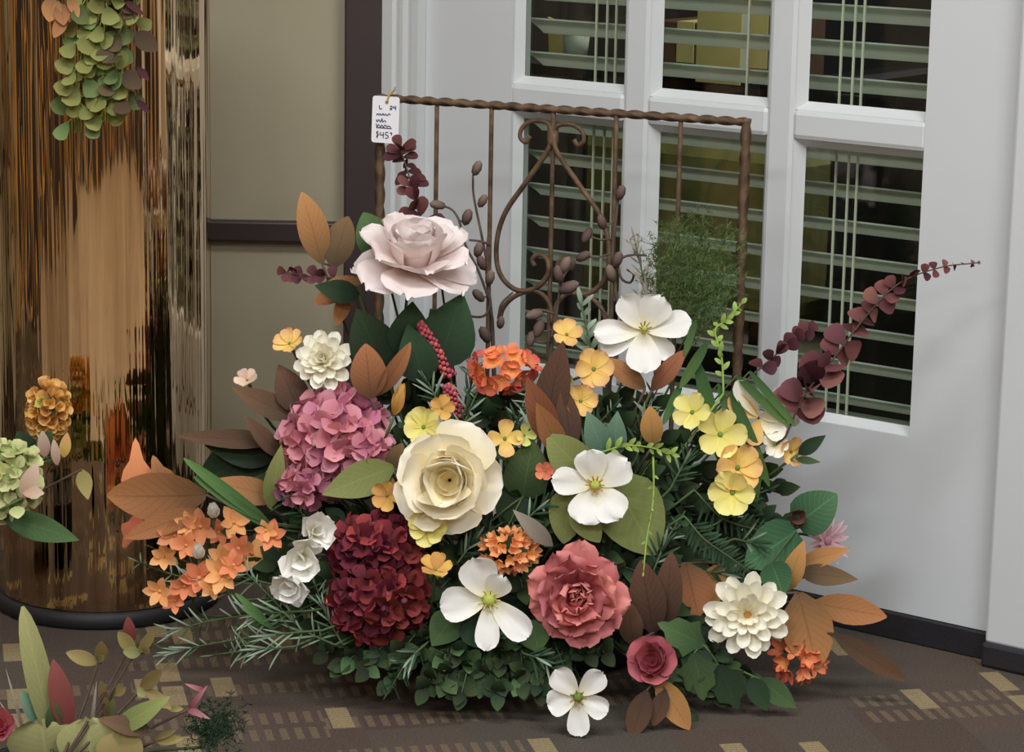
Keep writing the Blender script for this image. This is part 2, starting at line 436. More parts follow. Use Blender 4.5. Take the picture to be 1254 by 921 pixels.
# slim pale strip standing in for the highlight on the panel edge
box('bead', 'trim_white', pw, -.449, -.440, WY - .004, WY + .001, railz + .016, 2.69)

# ---- white french door, wall turned 37 degrees
G = Vector((.5808, 3.0154, 0)); YAW = rad(37)
MD = Matrix.Rotation(-YAW, 4, 'Z'); MD.translation = G
door = D.objects.new('door_1', None); link(door); door.matrix_basis = MD; door['kind'] = 'structure'
door['label'] = 'white french door with glass panes and white glazing bars'
XS = [(-.737, -.559), (-.518, -.343), (-.302, -.122)]
Z0, PH, PV = .257, .346, .384; ROWS = 5; ZT = Z0 + PV * ROWS - (PV - PH)
def dbx(name, x0, x1, z0, z1, y0=0, y1=.04, mat='door_white', bev=.004, par=door): return box(name, mat, par, x0, x1, y0, y1, z0, z1, bev=bev)
dbx('stile', -.883, XS[0][0], .035, ZT + .13, bev=0); dbx('stile', XS[2][1], .0, .035, ZT + .13, bev=0)
dbx('bottom_rail', XS[0][0], XS[2][1], .035, Z0, bev=.0); dbx('top_rail', XS[0][0], XS[2][1], ZT, ZT + .13, bev=.0)
for i in (0, 1): dbx('muntin', XS[i][1], XS[i + 1][0], Z0, ZT, .0, .036, bev=.007)
for r in range(ROWS - 1):
    for i in range(3): dbx('muntin', XS[i][0] - .004, XS[i][1] + .004, Z0 + PV * r + PH, Z0 + PV * (r + 1), .0, .036, bev=.007)
gm = None
for r in range(ROWS):
    for i, (xa, xb) in enumerate(XS):
        z0 = Z0 + PV * r
        box('pane', 'glass', door, xa - .002, xb + .002, .018, .022, z0 - .002, z0 + PH + .002)
        # sloped glazing bead around the pane (front to glass)
        v, f = [], []
        for (o, y) in ((-.001, .004), (.009, .017)):
            v += [(xa + o, y, z0 + o), (xb - o, y, z0 + o), (xb - o, y, z0 + PH - o), (xa + o, y, z0 + PH - o)]
        for s in range(4): f.append((s, (s + 1) % 4, 4 + (s + 1) % 4, 4 + s))
        obj('glazing_bead', mk('glazing_bead', v, f, 'trim_white', False), door)
# fluted casing on the left, wide white casing on the right
prof = [(-.952, -.018), (-.945, -.022), (-.925, -.022), (-.922, -.017), (-.916, -.017), (-.913, -.021), (-.907, -.021), (-.904, -.014), (-.898, -.014), (-.895, -.018), (-.8835, -.018), (-.8835, .04), (-.952, .04)]
v = [(x, y, z) for z in (.035, ZT + .15) for x, y in prof]; n = len(prof)
f = [(i, (i + 1) % n, n + (i + 1) % n, n + i) for i in range(n)] + [tuple(range(n)), tuple(range(2 * n - 1, n - 1, -1))]
o = obj('trim_1', mk('trim_1', v, f, 'trim_white', False), None, MD); struct(o)
struct(box('trim_2', 'door_white', None, .0045, .46, -.022, .05, .028, ZT + .15, MD, bev=.004))
struct(box('trim_3', 'door_white', None, -.96, .46, -.02, .04, ZT + .135, ZT + .25, MD, bev=.004))
struct(box('wall_door', 'room_wall', None, .46, 2.75, .0, .08, 0, 2.7, MD))
struct(box('wall_over_door', 'room_wall', None, -.96, .46, .0, .05, ZT + .25, 2.7, MD))
struct(box('baseboard_right', 'rubber_black', None, -.96, .004, -.005, .06, 0, .034, MD, bev=.002))
struct(box('baseboard_far_right', 'rubber_black', None, .004, 2.7, -.030, .06, 0, .030, MD, bev=.004))

# ---- dim office behind the door
def ob(name, x0, x1, y0, y1, z0, z1, mat): return struct(box(name, mat, None, x0, x1, y0, y1, z0, z1, MD))
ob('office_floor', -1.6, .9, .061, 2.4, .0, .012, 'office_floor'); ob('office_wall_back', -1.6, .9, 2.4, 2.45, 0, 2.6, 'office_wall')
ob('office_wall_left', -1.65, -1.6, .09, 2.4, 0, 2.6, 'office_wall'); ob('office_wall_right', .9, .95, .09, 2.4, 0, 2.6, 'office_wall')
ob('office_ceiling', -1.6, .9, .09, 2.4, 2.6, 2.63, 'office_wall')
ME = lambda x, y, z=.012: MD @ Matrix.Translation((x, y, z))
def to_door(px, py, ylocal):       # point seen at a pixel, at a given distance behind the door
    inv = MD.inverted(); o_ = inv @ CAM; d_ = (inv.to_3x3() @ ray(px, py)); return o_ + d_ * ((ylocal - o_.y) / d_.y)
# olive settee
a = to_door(690, 172, .75); b = to_door(985, 200, .75); ztop = to_door(860, 170, .75).z
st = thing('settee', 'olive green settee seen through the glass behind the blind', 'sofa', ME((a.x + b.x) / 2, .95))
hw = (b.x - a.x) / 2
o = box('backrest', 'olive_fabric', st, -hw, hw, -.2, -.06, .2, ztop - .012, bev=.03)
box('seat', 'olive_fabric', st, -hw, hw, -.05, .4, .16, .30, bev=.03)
for s in (-1, 1): box('armrest', 'olive_fabric', st, s * hw - .06, s * hw + .06, -.04, .42, .2, .45, bev=.03)
for s in (-1, 1):
    for q in (-.16, .36): box('leg', 'office_dark', st, s * (hw - .06) - .02, s * (hw - .06) + .02, q - .02, q + .02, 0, .165)
# dark filing cabinet, its edge shows as a black upright
a = to_door(1004, 330, .62); b = to_door(1042, 330, .62)
cb = thing('filing_cabinet', 'narrow black cabinet edge seen through the right lower panes', 'cabinet', ME((a.x + b.x) / 2, .86))
hw = (b.x - a.x) / 2
box('body', 'office_dark', cb, -hw, hw, -.22, .22, 0, .60)
for z in (.05, .33):
    dr = box('drawer', 'office_dark', cb, -hw + .005, hw - .005, -.232, -.221, z, z + .25, bev=.002)
    box('handle', 'wire_rust', dr, -.012, .012, -.245, -.233, z + .17, z + .18)
# desk with things on it, behind the upper panes
zd = to_door(870, 100, 1.5).z
dk = thing('desk', 'dark desk in the dim office behind the upper panes', 'desk', ME(-.35, 1.75))
box('desktop', 'office_dark', dk, -.9, .75, -.3, .4, zd - .04, zd, bev=.004)
for x in (-.88, .69): box('leg', 'office_dark', dk, x, x + .04, -.28, .36, 0, zd - .04)
for (px, w_, h_, lab) in ((832, .17, .10, 'larger brown carton on the office desk behind middle pane'), (922, .11, .13, 'smaller brown carton on the office desk behind middle pane')):
    c_ = to_door(px, 80, 1.6)
    bx_ = thing('carton', lab, 'box', MD @ Matrix.Translation((c_.x, 1.7, zd)), 'cartons on the office desk')
    box('body', 'box_brown', bx_, -w_ / 2, w_ / 2, -.08, .08, 0, h_, bev=.003); box('tape', 'paper_yellow', bx_, -.02, .02, -.082, .082, .02, h_ + .001)
# yellow sheet and white cup seen in the upper left pane, on a stand just inside
c_ = to_door(700, 78, .40)
sd = thing('side_stand', 'small dark stand behind the upper left pane', 'stand', ME(c_.x, .42))
box('stand_top', 'office_dark', sd, -.09, .09, -.08, .08, c_.z - .025, c_.z - .01); lathe('column', 'office_dark', sd, ((0, 0), (.08, 0), (.08, .012), (.015, .02), (.015, c_.z - .025)), 20)
cp = thing('paper_cup', 'pale cup behind the slats of the upper left pane', 'cup', MD @ Matrix.Translation((c_.x, .41, c_.z + .002)))
lathe('cup_body', 'cup_white', cp, ((0, 0), (.016, 0), (.021, .045), (.019, .045), (.015, .004), (0, .004)), 20); lathe('cup_lid', 'cup_white', cp, ((0, .048), (.020, .048), (.0225, .044), (.0225, .047)), 20)
a = to_door(668, 24, .46); b = to_door(708, 42, .46)
ys = thing('note_sheet', 'yellow paper sheet showing between slats in the upper left pane', 'paper', MD @ Matrix.Translation((a.x, .47, c_.z - .008)))
v = [(0, 0, 0), (.045, 0, 0), (.045, 0, b.z - c_.z + .012), (b.x - a.x, -.004, b.z - c_.z + .014), (.001, -.006, a.z - c_.z + .012), (0, 0, .02)]
obj('sheet', mk('sheet', v + [(x, y + .003, z) for x, y, z in v], [tuple(range(6)), tuple(range(11, 5, -1))] + [(i, (i + 1) % 6, 6 + (i + 1) % 6, 6 + i) for i in range(6)], 'paper_yellow', False), ys)
a = to_door(808, 12, 1.35); b = to_door(884, 2, 1.35)
fo = thing('folder', 'yellow folder at the top edge of the upper middle pane', 'folder', MD @ Matrix.Translation((a.x, 1.50, zd)))
box('cover', 'paper_yellow', fo, 0, .10, -.02, -.016, 0, a.z - zd + .02); box('sheets', 'cup_white', fo, .004, .096, -.0155, .01, .004, a.z - zd + .012)

# ---- venetian blind behind the glass: every slat a part
bl = thing('venetian_blind', 'pale grey-green venetian blind behind the door glass', 'blind', MD @ Matrix.Translation((-.43, .085, 0)))
sv, sf = [], []
for i in range(7):
    q = -.025 + .05 * i / 6; zc = .0022 * (1 - (q / .025) ** 2)
    for x in (-.335, .335): sv += [(x, q, zc), (x, q, zc + .0022)]
for i in range(6):
    a = i * 4; sf += [(a, a + 2, a + 6, a + 4), (a + 1, a + 5, a + 7, a + 3), (a, a + 4, a + 5, a + 1), (a + 2, a + 3, a + 7, a + 6)]
sf += [(0, 1, 3, 2), (24, 26, 27, 25)]
slat = mk('slat', sv, sf, 'slat_grey', False)
zs = .268
while zs < ZT + .02:
    obj('slat', slat, bl, Matrix.Translation((0, 0, zs)) @ Matrix.Rotation(rad(-25 + random.uniform(-1.2, 1.2)), 4, 'X')); zs += .0442
for px in (1028.6, 1044, 1055, 914.7, 729, 742, 753):
    q = to_door(px, 110, .055); box('ladder_cord', 'cord', bl, q.x + .43 - .0013, q.x + .43 + .0013, -.032, -.0295, .25, ZT + .02)
box('head_rail', 'slat_grey', bl, -.335, .335, -.03, .03, ZT + .03, ZT + .07); box('bottom_bar', 'slat_grey', bl, -.335, .335, -.02, .02, .238, .250, bev=.003)

# ------------------------------------------------------------------ tall brass vase on a dark base
vc = Vector((-.512, 3.205, 0)); VR = .135; VH = .93
vase = thing('floor_vase', 'tall mirror-polished brass cylinder vase on black round base', 'vase', vc)
lathe('base_ring', 'rubber_black', vase, ((0, 0), (.139, 0), (.143, .004), (.143, .018), (.138, .0205), (0, .0205)), 64)
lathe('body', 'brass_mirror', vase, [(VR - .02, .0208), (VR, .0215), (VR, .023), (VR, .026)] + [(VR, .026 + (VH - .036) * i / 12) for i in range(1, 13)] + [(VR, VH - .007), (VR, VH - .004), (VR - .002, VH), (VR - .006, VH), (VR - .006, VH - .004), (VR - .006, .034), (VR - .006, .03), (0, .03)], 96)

# ------------------------------------------------------------------ twisted wire rack with price tag
RY = rad(24); RA = at(914, 148, 3.07); RN = Vector((math.sin(RY), math.cos(RY), 0))
def rp(px, py, off=0.0):
    d = ray(px, py); return CAM + d * (((RA - CAM).dot(RN) - off) / d.dot(RN))
RD = Vector((math.cos(RY), -math.sin(RY), 0))
base_c = rp(690, 134); base_c.z = 0
MR = Matrix.Rotation(-RY, 4, 'Z'); MR.translation = base_c
rack = thing('plant_rack', 'rusty brown twisted-wire rack back with scrolls behind the flowers', 'rack', MR)
def fine(a, b, n): return [a.lerp(b, i / n) for i in range(n + 1)]
TL, TR = rp(466, 122), rp(914, 147)
ztop = (TL.z + TR.z) / 2; TL.z = TR.z = ztop
def down(p, z): return Vector((p.x, p.y, z))
tube('top_bar', 'wire_rust', rack, fine(TL, TR, 150), .0056, 8, twist=.22, square=True)
tube('leg', 'wire_rust', rack, fine(TR + Vector((0, 0, .004)), down(TR, 0), 170), .0068, 8, twist=.22, square=True)
tube('leg', 'wire_rust', rack, fine(TL + Vector((0, 0, .004)), down(TL, 0), 170), .0068, 8, twist=.22, square=True)
LB = .20
tube('lower_bar', 'wire_rust', rack, fine(down(TL, LB), down(TR, LB), 60), .0050, 8, twist=.22, square=True)
for px in (535, 602, 678, 755, 834):
    q = rp(px, 140); tube('bar', 'wire_rust', rack, fine(down(q, ztop), down(q, LB), 12), .0031, 6)
for s in (-1, 1):
    pts = [(676, 160), (672, 182), (645, 222), (618, 262), (608, 300), (612, 335), (632, 355), (656, 353), (671, 336), (670, 318), (660, 312), (652, 318), (655, 326)]
    if s > 0: pts = [(1354 - x, y + 4) for x, y in pts]
    tube('scroll', 'wire_rust', rack, smooth_path([rp(x, y, .004) for x, y in pts], 5), .0034, 6)
    pts = [(676, 172), (672, 152), (654, 148), (640, 156), (637, 168), (644, 174), (649, 167)]
    if s > 0: pts = [(1352 - x, y + 4) for x, y in pts]
    tube('curl', 'wire_rust', rack, smooth_path([rp(x, y, .004) for x, y in pts], 5), .003, 6)
    pts = [(677, 398), (672, 370), (655, 356), (632, 362), (617, 376), (612, 392)]
    if s > 0: pts = [(1354 - x, y + 2) for x, y in pts]
    tube('lower_scroll', 'wire_rust', rack, smooth_path([rp(x, y, .004) for x, y in pts], 5), .003, 6)
q = rp(677, 166); tube('collar', 'wire_rust', rack, fine(q + Vector((0, 0, .012)), q - Vector((0, 0, .012)), 4), .0075, 8)

# price tag hanging from the left corner
tp = rp(473, 118, .012); px_m = mpp(tp.y)
MT = Matrix.Rotation(-RY * .4, 4, 'Z'); MT = Matrix.Translation(tp) @ MT @ Matrix.Rotation(rad(1.5), 4, 'Y')
tg = thing('price_tag', 'white handwritten price tag hanging on the rack corner', 'tag', MT)
w2, hh, rc = 16.5 * px_m, 56 * px_m, .0035
ol = []
for cx, cz, a0 in ((w2 - rc, -rc, 0), (-w2 + rc, -rc, 90), (-w2 + rc, -hh + rc, 180), (w2 - rc, -hh + rc, 270)):
    for i in range(5): a = rad(a0 + i * 22.5); ol.append((cx + rc * math.cos(a), cz + rc * math.sin(a)))
n = len(ol)
obj('card', mk('card', [(x, 0, z) for x, z in ol] + [(x, .0008, z) for x, z in ol], [tuple(range(n)), tuple(range(2 * n - 1, n - 1, -1))] + [(i, (i + 1) % n, n + (i + 1) % n, n + i) for i in range(n)], 'tag_white', False), tg)
lathe('eyelet', 'string', tg, ((.0012, -.0006), (.0024, -.0006), (.0024, .0002), (.0012, .0002)), 14, Matrix.Translation((.001, 0, -7 * px_m)) @ Matrix.Rotation(PI / 2, 4, 'X'))
tube('string_loop', 'string', tg, smooth_path([MT @ Vector(p) for p in ((.001, -.001, -7 * px_m), (.004, -.001, .002), (.008, .004, .008), (.0075, .016, .010), (.004, .021, .004), (.001, .012, -.002), (.001, .002, -7 * px_m))], 5), .0011, 5)
# handwriting in strokes; units: tag pixels from its top centre (x right, y down)
strokes = [[(-8, 11), (-7.5, 15), (-6, 15.5), (-4.5, 14.5)], [(5, 12), (7, 11), (7.5, 13), (5, 15), (8, 15)], [(10, 11), (9, 13), (12, 12.8)], [(12, 10.5), (12, 15.5)],
           [(-11, 23), (-9.5, 21), (-8, 23), (-6.5, 21), (-5, 23), (-3, 20.5), (-2, 23), (0, 21), (2, 23), (4, 20.5), (6, 22)],
           [(-11, 28), (-10, 31), (-8, 28), (-6, 31), (-4, 26.5), (-3.5, 31), (-1, 29), (1, 31)],
           [(-11, 33), (-10, 37), (-8, 34), (-6, 37), (-4, 34.5), (-2, 37), (0, 34), (2, 36.5), (4, 35), (7, 36.5)], [(-11, 38), (8, 38)],
           [(-8, 43), (-10.5, 44), (-8, 46.5), (-10.5, 49)], [(-9.3, 41.5), (-9.2, 50.5)], [(-5, 43), (-6, 46.5), (-1, 46)], [(-2, 43), (-2, 50)], [(4, 43), (1, 43.2), (1, 46), (4, 47), (3.5, 49.5), (.5, 50)], [(6, 44), (8, 43), (8, 46)]]
for st_ in strokes:
    path = smooth_path([Vector((x * px_m, -.0004, -y * px_m)) for x, y in st_], 3)
    v, f = tube_data(path, .00055, 4); obj('pen_stroke', mk('pen_stroke', v, f, 'ink'), tg)

# ------------------------------------------------------------------ flowers and foliage
CORE = Vector((.0, 2.985, .10))
CAMDIR = lambda p: (CAM - p).normalized()
bw = thing('planter_bowl', 'low dark bowl holding the flower arrangement on the carpet', 'bowl', Vector((CORE.x, CORE.y, 0)))
lathe('bowl', 'bowl_dark', bw, ((0, 0), (.15, 0), (.165, .008), (.19, .06), (.192, .068), (.186, .068), (.16, .02), (0, .02)), 48, sx=.95, sy=.5)
lathe('foam_block', 'foam_green', bw, ((.17, .05), (.17, .078), (.12, .10), (.05, .108), (0, .11)), 32, sx=.92, sy=.48)

def core_pt(p, k_=.35):
    q = Vector((p.x - CORE.x, p.y - CORE.y, 0)) * k_
    if q.length > .13: q *= .13 / q.length
    q.y *= .5
    return Vector((CORE.x + q.x, CORE.y + q.y, CORE.z - .015))
def stem_to_core(root, p, axis, r=.0018, mat='stem_green', end=None, sag=.0):
    e = end if end is not None else core_pt(p)
    mid = p - axis * min(.08, (p - e).length * .4)
    m2 = e.lerp(mid, .4) + Vector((0, .02, sag))
    return tube('stem', mat, root, smooth_path([p - axis * .002, mid, m2, e], 4), r, 5)
def flower(name, label, cat, px, py, R, axis, layers, Y=None, center=None, stem=True, sepals=None, group=None, end=None, roll=0.0, dy=0.0, up=Vector((0, 0, 1))):
    """R: radius in photo pixels. layers: dicts (n | list of explicit petals)"""
    Y = (depth(px, py) + dy) if Y is None else Y
    p = at(px, py, Y); ax = Vector(axis).normalized(); R = R * mpp(Y)
    root = thing(name, label, cat, frame(p, ax, up) @ Matrix.Rotation(roll, 4, 'Z'), group)
    rn = random.Random(int(px * 7 + py * 13))
    for li, ly in enumerate(layers):
        common = dict(mat=ly['mat'], shape=ly.get('shape', 'round'), bend=ly.get('bend', .4), cup=ly.get('cup', .3), tip=ly.get('tip', 0), ruffle=ly.get('ruffle', 0), fold=ly.get('fold', 0), nu=ly.get('nu', 4), nv=ly.get('nv', 7))
        if 'wrap' in ly:
            for i in range(ly['n']):
                k_ = i / ly['n']; ra = ly['wrap'][0] * (1 - .75 * k_); me = wrap_mesh(ly['mat'], round(ra, 3), round(ly['wrap'][1] * (1 - .12 * k_), 3), 170, round(ly['wrap'][2] * (1 - k_), 3), i)
                obj('petal', me, root, Matrix.Rotation(i * 2.2 + .4, 4, 'Z') @ Matrix.Translation((0, 0, .05 * R)) @ Matrix.Scale(R, 4))
            continue
        if 'petals' in ly:
            for i, (deg, L, Wd, e) in enumerate(ly['petals']):
                L *= mpp(Y); Wd *= mpp(Y)
                me = petal_mesh(ratio=round(Wd / L / .05) * .05, seed=i % 3, **common)
                obj('petal', me, root, petal_M(rad(deg), rad(e), L, z=-.0006 * i, r=.002))
        else:
            n_ = ly['n']; j = ly.get('jit', .12)
            for i in range(n_):
                me = petal_mesh(ratio=ly.get('ratio', .8), seed=rn.randrange(3), **common)
                phi = 2 * PI * (i + ly.get('off', 0)) / n_ + rn.uniform(-j, j)
                e = rad(ly.get('e', 20)) + rn.uniform(-j, j)
                L = ly.get('L', 1) * R * (1 + rn.uniform(-j, j) * .6)
                obj('petal', me, root, petal_M(phi, e, L, r=ly.get('r', .03) * R, z=ly.get('z', 0) * R, roll=rn.uniform(-j, j) * ly.get('rj', 1)))
    if center:
        cm, cr, ch = center[:3]; cr *= R; ch *= R
        lathe('flower_center', cm, root, ((cr * .7, -.02 * R), (cr, ch * .35), (cr * .75, ch * .85), (cr * .3, ch), (0, ch)), 12)
        if len(center) > 3:
            v, f = [], []
            for i in range(center[4]):
                a = 2 * PI * i / center[4]; tp_ = Vector((math.cos(a) * cr * 1.5, math.sin(a) * cr * 1.5, ch * 1.5))
                vv, ff = tube_data([Vector((math.cos(a) * cr * .5, math.sin(a) * cr * .5, ch * .5)), tp_ * .8, tp_], .0006, 4, .001)
                f += [tuple(q + len(v) for q in t_) for t_ in ff]; v += vv
            o_ = obj('stamens', mk('stamens', v, f, center[3]), root); o_['kind'] = 'stuff'
    if sepals:
        for i in range(5): obj('sepal', petal_mesh(sepals[0], 'lance', .35, -.3, .2, name='sepal', nu=2, nv=4), root, petal_M(2 * PI * i / 5, rad(sepals[2] if len(sepals) > 2 else -25), sepals[1] * R, z=-.06 * R))
    if stem: stem_to_core(root, p - ax * .006, ax, end=end)
    return root
def floret_mesh(mat, n=4, ratio=.85, e=15, shape='round', bend=.5, cup=.3, seed=0, center=None, name='floret', ruffle=.08):
    """one stamped silk floret: n petals joined at the foot, unit radius"""
    key = ('fl', mat, n, ratio, e, shape, bend, cup, seed, name)
    if key in CACHE: return CACHE[key]
    src = petal_mesh(mat, shape, ratio, bend, cup, ruffle=ruffle, nu=2, nv=4, seed=seed)
    rn = random.Random(seed + 5); v, f, uv = [], [], []
    su = {}
    for lp in src.loops: su[lp.vertex_index] = tuple(src.uv_layers[0].data[lp.index].uv)
    for i in range(n):
        M_ = petal_M(2 * PI * i / n + rn.uniform(-.12, .12), rad(e + rn.uniform(-10, 10)), 1 * rn.uniform(.88, 1.08), r=.03)
        o_ = len(v)
        for q in src.vertices: v.append(M_ @ q.co); uv.append(su[q.index])
        for pl in src.polygons: f.append(tuple(o_ + x for x in pl.vertices))
    CACHE[key] = mk(name, v, f, mat, True, uv); return CACHE[key]
def cluster(name, label, cat, px, py, rx, ry, n, fr, mats, axis=None, Y=None, depth_k=.6, floret=None, centers=None, group=None, dy=0.0, end=None, spread=.55, hole=0):
    """dome of florets. rx, ry, fr in photo pixels"""
    Y = (depth(px, py) + dy) if Y is None else Y
    p = at(px, py, Y); s = mpp(Y); ax = Vector(axis or (0, -1, .25)).normalized()
    root = thing(name, label, cat, frame(p, ax), group); rn = random.Random(int(px * 3 + py))
    floret = floret or {}
    for i in range(n):
        t = (i + .5) / n; z = 1 - t * (1.0 + .25); rr = math.sqrt(max(0, 1 - z * z)); a = i * 2.39996 + rn.uniform(-.2, .2)
        x, y = rr * math.cos(a), rr * math.sin(a)
        q = Vector((x * (rx - fr * .45) * s, y * (ry - fr * .45) * s, (z * depth_k - depth_k * .8) * min(rx, ry) * s))
        nr = Vector((x * spread * 1.4, y * spread * 1.4, max(.12, z) + .15)) + Vector((rn.uniform(-.3, .3), rn.uniform(-.3, .3), 0))
        mt = mats[0] if rn.random() < .62 else mats[rn.randrange(len(mats))]
        me = floret_mesh(mt, seed=i % 4, **floret)
        o_ = obj('floret', me, root, frame(q, nr, (0, 1, .1)) @ Matrix.Rotation(rn.uniform(0, 6), 4, 'Z') @ Matrix.Scale(fr * s * rn.uniform(.85, 1.12), 4))
        if centers: obj('eye', centers, o_)
    stem_to_core(root, p - ax * .01, ax, .0025, end=end)
    return root
def ball_mesh(mat, r, sx=1, name='eye', key=None):
    k_ = ('ball', mat, r, sx, name)
    if k_ in CACHE: return CACHE[k_]
    v, f = [], []; R_, C_ = 4, 6
    for i in range(R_ + 1):
        th = PI * i / R_
        for j in range(C_): v.append((r * math.sin(th) * math.cos(2 * PI * j / C_), r * math.sin(th) * math.sin(2 * PI * j / C_), r * sx * math.cos(th)))
    for i in range(R_):
        for j in range(C_): f.append((i * C_ + j, (i + 1) * C_ + j, (i + 1) * C_ + (j + 1) % C_, i * C_ + (j + 1) % C_))
    uv = [(.5, 1 - .25 * (q // C_)) for q in range(len(v))]
    CACHE[k_] = mk(name, v, f, mat, True, uv); return CACHE[k_]

def leaf_into(root, base, tip, wpx_m, mat, shape='oval', bend=-.35, fold=.12, cup=0.0, tipc=0.0, face=None, roll=0.0, ruffle=0.0, name='leaf', seed=0, nu=4, nv=8, lobes=0):
    """leaf from world point base to world point tip, face turned to the camera (or 'face')"""
    y = tip - base; L = y.length; y.normalize()
    n_ = Vector(face) if face is not None else CAMDIR(base)
    n_ = n_ - y * n_.dot(y)
    if n_.length < 1e-3: n_ = Vector((0, 0, 1)) - y * y.z
    n_.normalize(); x = y.cross(n_)
    M_ = Matrix((x, y, n_)).transposed().to_4x4(); M_ = Matrix.Translation(base) @ M_ @ Matrix.Rotation(roll, 4, 'Y') @ Matrix.Scale(L, 4)
    me = petal_mesh(mat, shape, max(.05, round(wpx_m / L / .04) * .04), bend, cup, tipc, ruffle, fold, nu, nv, seed, name, lobes)
    return obj(name, me, root, root.matrix_basis.inverted() @ M_)
def leaf_stem(name, label, cat, leaves, mat, shape='oval', dy=0.0, Y=None, end=None, group=None, stem='stem_brown', stem_on=True, **kw):
    """one stem with one or more leaves; each leaf (bx, by, tx, ty, width[, tip forward dY[, roll]]) in photo pixels"""
    root = None
    for i, lf in enumerate(leaves):
        bx, by, tx, ty, w = lf[:5]; fwd = lf[5] if len(lf) > 5 else -.012; ro = lf[6] if len(lf) > 6 else .0
        Yb = (depth(bx, by) + dy) if Y is None else Y
        b = at(bx, by, Yb); t = at(tx, ty, Yb + fwd)
        if root is None:
            root = thing(name, label, cat, Matrix.Translation(b), group); first = b
        elif stem_on: tube('twig', stem, root, [first, first.lerp(b, .5) + Vector((0, .004, 0)), b], .0013, 5)
        leaf_into(root, b, t, w * mpp(Yb), mat if isinstance(mat, str) else mat[i % len(mat)], shape, roll=ro, seed=i % 3, **kw)
    if stem_on:
        e = end if end is not None else core_pt(first)
        tube('stem', stem, root, smooth_path([first, first.lerp(e, .4) + Vector((0, .012, -.004)), e], 4), .0016, 5)
    return root
def spray(name, label, cat, path, n, size, mat, shape='oval', ratio=.6, Y=None, dy=0.0, taper=.5, ang=50, pair=False, start=.1, stem='stem_green', sr=.0015, group=None, end=None, face=None, bend=-.2, fold=.1, jit=.25, spin=True, leafname='leaf', nu=4, nv=6, endleaf=True, fwd=0.0):
    """stem along a pixel path with n leaves (or pairs) set around it; size in pixels"""
    pts = []
    for i, q in enumerate(path):
        Yq = q[2] if len(q) > 2 else ((depth(q[0], q[1]) + dy) if Y is None else Y + fwd * i / max(1, len(path) - 1))
        pts.append(at(q[0], q[1], Yq))
    sm = smooth_path(pts, 8)
    root = thing(name, label, cat, Matrix.Translation(pts[0]), group)
    full = list(sm)
    if end is not None: full = [end, end.lerp(sm[0], .6) + Vector((0, .008, 0))] + full
    tube('stem', stem, root, full, sr, 5, sr * .5)
    rn = random.Random(int(path[0][0] * 5 + path[0][1] * 11)); s = mpp(pts[0].y)
    mats = [mat] if isinstance(mat, str) else mat
    for i in range(n):
        t = start + (1 - start) * (i + .5) / n; k_ = t * (len(sm) - 1); a = int(k_); b = min(a + 1, len(sm) - 1)
        p = sm[a].lerp(sm[b], k_ - a); d = (sm[b] - sm[a - 1 if a == b else a]).normalized()
        side = d.cross(CAMDIR(p)).normalized(); out = side.cross(d).normalized()
        L = size * s * (1 - (1 - taper) * t) * rn.uniform(.85, 1.15)
        for sg in ((1, -1) if pair else ((1,) if i % 2 else (-1,))):
            az = rn.uniform(-jit, jit) * 2 + (i * 1.1 if spin else 0) * .5
            sd = (side * sg * math.cos(az) + out * math.sin(az)).normalized()
            an = rad(ang) + rn.uniform(-jit, jit)
            v_ = d * math.cos(an) + sd * math.sin(an)
            leaf_into(root, p, p + v_ * L, L * ratio, mats[rn.randrange(len(mats))], shape, bend=bend, fold=fold, face=face if face is not None else (CAMDIR(p) + d * .35 + Vector((rn.uniform(-.4, .4), 0, rn.uniform(-.3, .4)))), seed=i % 2, name=leafname, nu=nu, nv=nv)
    if endleaf: leaf_into(root, sm[-1], sm[-1] + (sm[-1] - sm[-2]).normalized() * size * taper * s, size * taper * s * ratio, mats[0], shape, bend=bend, fold=fold, name=leafname, nu=nu, nv=nv)
    return root
FR = (0, -1, .3)

# ---- large blooms
flower('rose', 'large blush pink open rose, topmost bloom against the door post', 'flower', 506, 326, 78, (.08, -.3, .95), [
    dict(n=7, L=1.0, ratio=.95, e=-4, mat='p_blush', bend=.25, cup=.12, tip=-.5, ruffle=.08, nu=8),
    dict(n=6, L=.92, ratio=.95, e=14, off=.5, mat='p_blush', bend=.5, cup=.2, tip=-.35, ruffle=.08, nu=8, z=.04),
    dict(n=5, L=.78, ratio=.95, e=32, mat='p_blush', bend=.7, cup=.35, tip=-.3, ruffle=.07, nu=8, z=.08),
    dict(n=5, L=.66, ratio=.9, e=52, off=.5, mat='p_blush', bend=.6, cup=.45, ruffle=.08, nu=6, z=.1),
    dict(wrap=(.4, .58, .06), n=6, mat='p_blush')], sepals=('l_dark', .45, -15), dy=-.02)
flower('rose', 'large cream yellow open rose in the middle of the arrangement', 'flower', 551, 588, 68, (-.1, -1, .22), [
    dict(n=5, L=1.03, ratio=1.1, e=10, mat='p_cream', bend=.3, cup=.2, tip=-.5, ruffle=.04, nu=8, jit=.14),
    dict(n=5, L=.90, ratio=1.15, e=26, off=.5, mat='p_cream', bend=.6, cup=.35, tip=-.2, ruffle=.03, nu=8, z=.04),
    dict(n=4, L=.78, ratio=1.2, e=42, mat='p_cream', bend=.8, cup=.45, nu=8, z=.05),
    dict(wrap=(.48, .52, .06), n=8, mat='p_cream')], dy=-.015, sepals=('l_green', .5))
